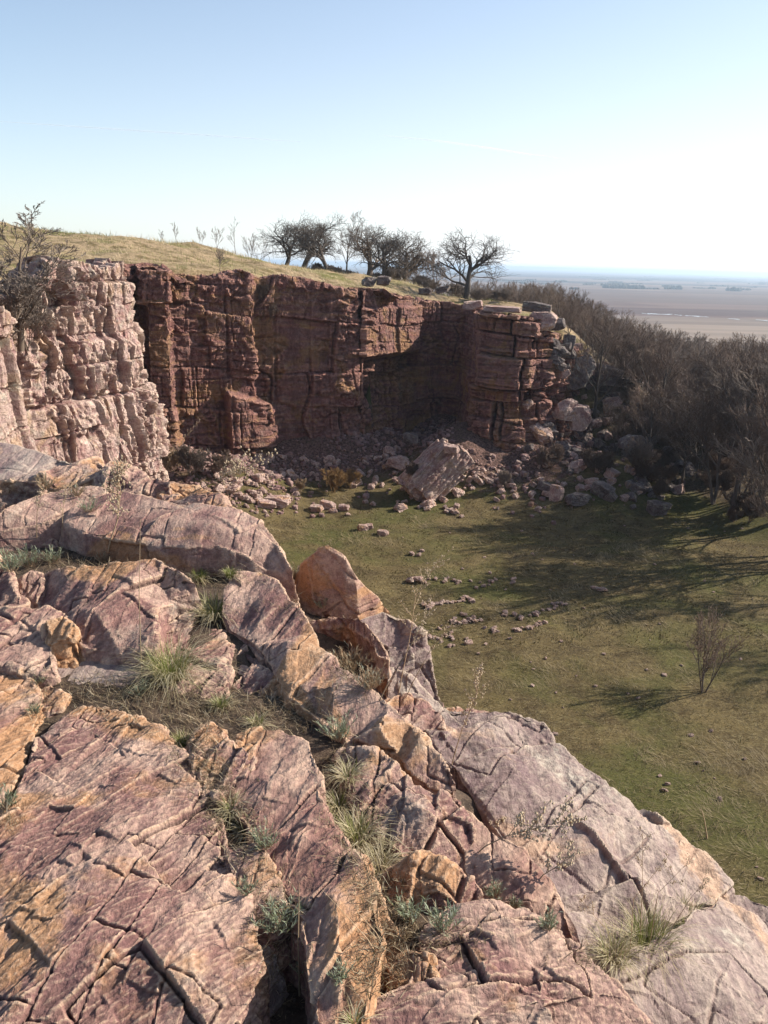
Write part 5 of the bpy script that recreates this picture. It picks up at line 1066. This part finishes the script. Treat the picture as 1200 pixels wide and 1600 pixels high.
    areas = [((200, 1090), 60, 16, 420), ((290, 1105), 60, 22, 700), ((360, 1115), 50, 20, 420), ((150, 1080), 40, 12, 160), ((300, 1160), 22, 28, 260), ((330, 1215), 16, 25, 160), ((350, 1270), 18, 26, 300), ((385, 1310), 18, 26, 300), ((430, 1420), 20, 40, 220), ((440, 1500), 22, 50, 240), ((530, 1230), 16, 40, 420), ((570, 1320), 24, 40, 520), ((600, 1400), 22, 30, 300), ((620, 1470), 26, 22, 260), ((660, 1465), 40, 14, 260), ((590, 1520), 26, 24, 260), ((330, 900), 40, 9, 420), ((150, 880), 46, 8, 260), ((60, 880), 40, 10, 200), ((500, 945), 34, 12, 340), ((550, 1050), 24, 20, 300), ((480, 1125), 30, 12, 240), ((955, 1495), 34, 12, 300), ((60, 1100), 12, 30, 120), ((420, 1110), 30, 14, 220), ((10, 1275), 16, 10, 60), ((90, 770), 50, 10, 200)]
    for (cx, cy), sx, sy, n in areas:
        for k in range(int(n * 1.3)):
            p = hit(rnd.gauss(cx, sx), rnd.gauss(cy, sy))
            if p.z > 11: Ps.append(tuple(p)); G.append(rnd.random())
    Ps = np.array(Ps); n = len(Ps); L = rg.uniform(.012, .05, n) * np.clip(np.linalg.norm(Ps - np.array(EYE), axis=1) / 3, .6, 1.8)
    V, F = blades(Ps + (0, 0, .003), L, rg.uniform(.0015, .0035, n), rg.uniform(0, 6.28, n), rg.uniform(.7, .99, n), rg.uniform(0, .2, n), rg)
    o = mk('straw_litter', V, F, M['litter straw']); up_attr(o, rg.random(n) ** 1.3); tag(o, 'dry straw and leaf litter in the joints of the ledge', kind='stuff')
    k = rg.random(n) < .08; Q = Ps[k] + rg.normal(0, .012, (k.sum(), 3)) * (1, 1, 0); m_ = len(Q)
    V, F = blades(Q, rg.uniform(.01, .035, m_), rg.uniform(.002, .004, m_), rg.uniform(0, 6.28, m_), rg.uniform(0, .6, m_), rg.uniform(0, .5, m_), rg)
    o = mk('low_grass', V, F, M['field grass']); up_attr(o, rg.uniform(.1, .9, m_)); tag(o, 'short green and brown growth in the joints of the ledge', kind='stuff')
    # pebbles in the cleft
    # ---- grass of the pit floor: matted blades, straw where the photo shows straw
    N = 230000; X = rg.uniform(-14, 26, N); Y = 9 + 50 * rg.random(N) ** 1.35
    ins = inside(X, Y, PIT) & (pdist(X, Y, PIT) > .6); X, Y = X[ins], Y[ins]
    str_ = fbm2(X / 2.4, Y / 2.4, 61, 4) + .5 * sstep(34, 18, Y) - .3 * sstep(38, 50, Y); cl = fbm2(X / .5, Y / .5, 62, 3)
    keep = rg.random(len(X)) < np.clip(.5 + .9 * cl + .5 * str_, .12, 1); X, Y, str_ = X[keep], Y[keep], str_[keep]
    Z = np.concatenate([ground_h(X[i:i + 60000], Y[i:i + 60000]) for i in range(0, len(X), 60000)]); n = len(X)
    az = 2.2 * fbm2(X / 2.5, Y / 2.5, 63, 3) * 3.14 + rg.normal(0, .6, n); st = str_ + rg.normal(0, .22, n) > .05
    V, F = blades(np.stack([X, Y, Z - .01], 1), np.where(st, rg.uniform(.15, .4, n), rg.uniform(.05, .14, n)), np.where(st, .014, .018) * (1 + (Y > 30)), az, np.where(st, rg.uniform(.75, .97, n), rg.uniform(.2, .8, n)), np.full(n, .1), rg)
    gr = fbm2(X / 5, Y / 5, 64, 3)
    o = mk('grass', V, F, M['field grass']); up_attr(o, np.where(st, rg.uniform(.6, 1, n), np.clip(.38 + rg.normal(0, .14, n) - .25 * gr, 0, .7))); tag(o, 'matted short grass and fallen straw on the pit floor', kind='stuff')
    # ---- upland grass, longer and pale
    N = 130000; X = rg.uniform(-62, 16, N); Y = rg.uniform(24, 112, N); px = 600 + FPX * X / (Y * .955)
    k = (px > -160) & (px < 830) & ~inside(X, Y, PIT); X, Y = X[k], Y[k]
    k = (pdist(X, Y, PIT) > 1.0) & (rg.random(len(X)) < np.clip(.55 + .8 * fbm2(X / 3, Y / 3, 65, 3), .1, 1)); X, Y = X[k], Y[k]
    Z = np.concatenate([ground_h(X[i:i + 60000], Y[i:i + 60000]) for i in range(0, len(X), 60000)]); n = len(X)
    V, F = blades(np.stack([X, Y, Z - .02], 1), rg.uniform(.12, .46, n) * (1 + 1.3 * np.clip(fbm2(X / 2.5, Y / 2.5, 66, 3), -.4, 1)), rg.uniform(.02, .05, n), rg.normal(2.6, .9, n), rg.uniform(.2, .8, n), np.full(n, .3), rg)
    o = mk('grass', V, F, M['hill grass']); up_attr(o, np.clip(.55 + rg.normal(0, .18, n) + 1.3 * fbm2(X / 7, Y / 7, 67, 4), 0, 1)); tag(o, 'long dormant grass over the upland behind the quarry walls', kind='stuff')
def far():
    # groves and shelter belts scattered over the plain
    rg = np.random.default_rng(4); Vs, Fs, b = [], [], 0
    m, t, n, bs = newmat('distant grove'); bs.inputs['Base Color'].default_value = (.07, .065, .055, 1); bs.inputs['Roughness'].default_value = 1; M['grove'] = m
    spots = [(975, 451, 60, 9, 1), (960, 447, 40, 8, 1), (1050, 452, 22, 9, 1), (860, 424.5, 50, 4, 1), (1075, 433, 60, 5, 1), (1148, 455, 12, 10, 1), (1130, 436, 70, 5, 1), (820, 424, 30, 4, 1), (930, 430, 40, 4, 1), (1000, 436, 60, 4, 1)]
    for k in range(60): spots.append((rg.uniform(790, 1230), 424 + 30 * rg.random() ** 1.8, rg.uniform(4, 45), rg.uniform(3, 6), 1))
    for px, py, wpx, hm, _ in spots:
        hz = 413 + (px - 600) * .0255; py = max(py, hz + 3.2); p = at_z(px, py, -27); nn = int(wpx * 1.2) + 3; width = wpx / FPX * p.y
        for k in range(nn):
            s = hm * rg.uniform(.5, 1); x, y = p.x + rg.uniform(-.5, .5) * width, p.y + rg.uniform(-.5, .5) * max(20, hm * 4)
            th = np.arange(7) * 2 * np.pi / 7
            r0 = s * rg.uniform(.5, .9)
            ring = lambda z, r: np.stack([x + r * np.cos(th) * rg.uniform(.7, 1.2, 7), y + r * np.sin(th), np.full(7, z) + rg.uniform(-.1, .1, 7) * s], 1)
            V = np.concatenate([ring(-27.2, r0 * .7), ring(-27 + s * .5, r0), ring(-27 + s, r0 * .35)]); i = np.arange(7); j = (i + 1) % 7
            F = np.concatenate([np.stack([i + a, j + a, j + a + 7, i + a + 7], 1) for a in (0, 7)] + [np.array([[14, 15, 16, 17], [14, 17, 18, 20]])])
            Vs.append(V); Fs.append(F + b); b += 21
    tag(mk('distant_groves', np.concatenate(Vs), np.concatenate(Fs), m, True), 'dark far off groves and shelter belts dotted over the plain', kind='stuff')
    # strips of water shining in the fields
    m, t, n, bs = newmat('flooded field'); bs.inputs['Base Color'].default_value = (.25, .28, .3, 1); bs.inputs['Roughness'].default_value = .12; bs.inputs['Specular IOR Level'].default_value = 1
    Vs, Fs, b = [], [], 0
    for px, py, wd in [(1030, 490.5, 44), (1060, 492, 10), (1082, 493.5, 22), (1100, 494.5, 10), (1146, 498, 14), (1010, 490, 12), (1190, 500, 16)]:
        p, q = at_z(px - wd / 2, py, -26.9), at_z(px + wd / 2, py + .6, -26.9); k = 12
        for s_ in (1, -1):
            for i in range(k + 1):
                f = i / k; c = p.lerp(q, f); Vs.append((c.x, c.y + s_ * (6 + 3 * math.sin(f * 9 + px)) * math.sin(math.pi * min(max(f, .04), .96)) + 4 * math.sin(f * 7), -26.9))
        Fs += [(b + i + k + 1, b + i + k + 2, b + i + 1, b + i) for i in range(k)]; b += 2 * (k + 1)
    tag(mk('water', Vs, Fs, m), 'thin strips of bright standing water in the brown fields', kind='structure')
    # vapour trails, very high
    m, t, n, bs = newmat('vapour trail'); bs.inputs['Base Color'].default_value = (.9, .9, .9, 1); bs.inputs['Alpha'].default_value = .22; bs.inputs['Roughness'].default_value = 1
    for pts, wd, lab in [([(0, 190), (150, 200), (330, 212), (470, 222)], 70, 'long faint vapour trail low across the left half of the sky'), ([(600, 212), (680, 220), (760, 231), (830, 242), (880, 248)], 90, 'short brighter vapour trail near the middle of the sky')]:
        V = []; k = len(pts) - 1; Q = []
        for i in range(k):
            for f in np.linspace(0, 1, 9)[:-1]: Q.append((pts[i][0] + (pts[i + 1][0] - pts[i][0]) * f, pts[i][1] + (pts[i + 1][1] - pts[i][1]) * f))
        Q.append(pts[-1]); W = [at_d(a, b_, -7000.0) for a, b_ in Q]; nq = len(W)
        for i, c in enumerate(W):
            T = (W[min(nq - 1, i + 1)] - W[max(0, i - 1)]).normalized(); S_ = T.cross(Vector((0, 0, 1))).normalized(); hw = wd * math.sin(math.pi * min(max(i / (nq - 1), .02), .98)) ** .5
            for j in range(6): a = j * math.pi / 3; V.append(c + S_ * math.cos(a) * hw + Vector((0, 0, math.sin(a) * hw * .5)))
        idx = np.arange(nq * 6).reshape(nq, 6); nx = np.roll(idx, -1, 1); F = np.stack([idx[:-1], nx[:-1], nx[1:], idx[1:]], -1).reshape(-1, 4)
        tag(mk('clouds', [tuple(v) for v in V], F, m, True), lab, kind='structure')
    # ---- the air
    bm = bmesh.new(); bmesh.ops.create_cube(bm, size=2)
    for v in bm.verts: v.co = Vector((v.co.x * 26000, v.co.y * 26000, -28.5 if v.co.z < 0 else 27))
    me = bpy.data.meshes.new('haze'); bm.to_mesh(me); bm.free(); o = bpy.data.objects.new('haze', me); C.objects.link(o)
    m = bpy.data.materials.new('haze air'); m.use_nodes = True; n = m.node_tree.nodes; n.remove(n['Principled BSDF'])
    pv = n.new('ShaderNodeVolumePrincipled'); pv.inputs['Color'].default_value = (.66, .82, 1, 1); pv.inputs['Density'].default_value = 0.00021; pv.inputs['Anisotropy'].default_value = .35
    m.node_tree.links.new(pv.outputs[0], n['Material Output'].inputs['Volume']); me.materials.append(m)
    tag(o, 'bluish haze in the air over the plain', kind='stuff')
def tick(s): print('TIME', s, round(time.time() - T00, 1), flush=True)
terrain(); cliffs(); tick('cliffs')
ledge(); tick('ledge')
bpy.context.view_layer.update(); _dg = bpy.context.evaluated_depsgraph_get()
boulders(); tick('boulders')
trees(); tick('trees')
plants(); tick('plants')
far(); tick('far')
print('VERTS', sum(len(o.data.vertices) for o in bpy.data.objects if o.type == 'MESH'))
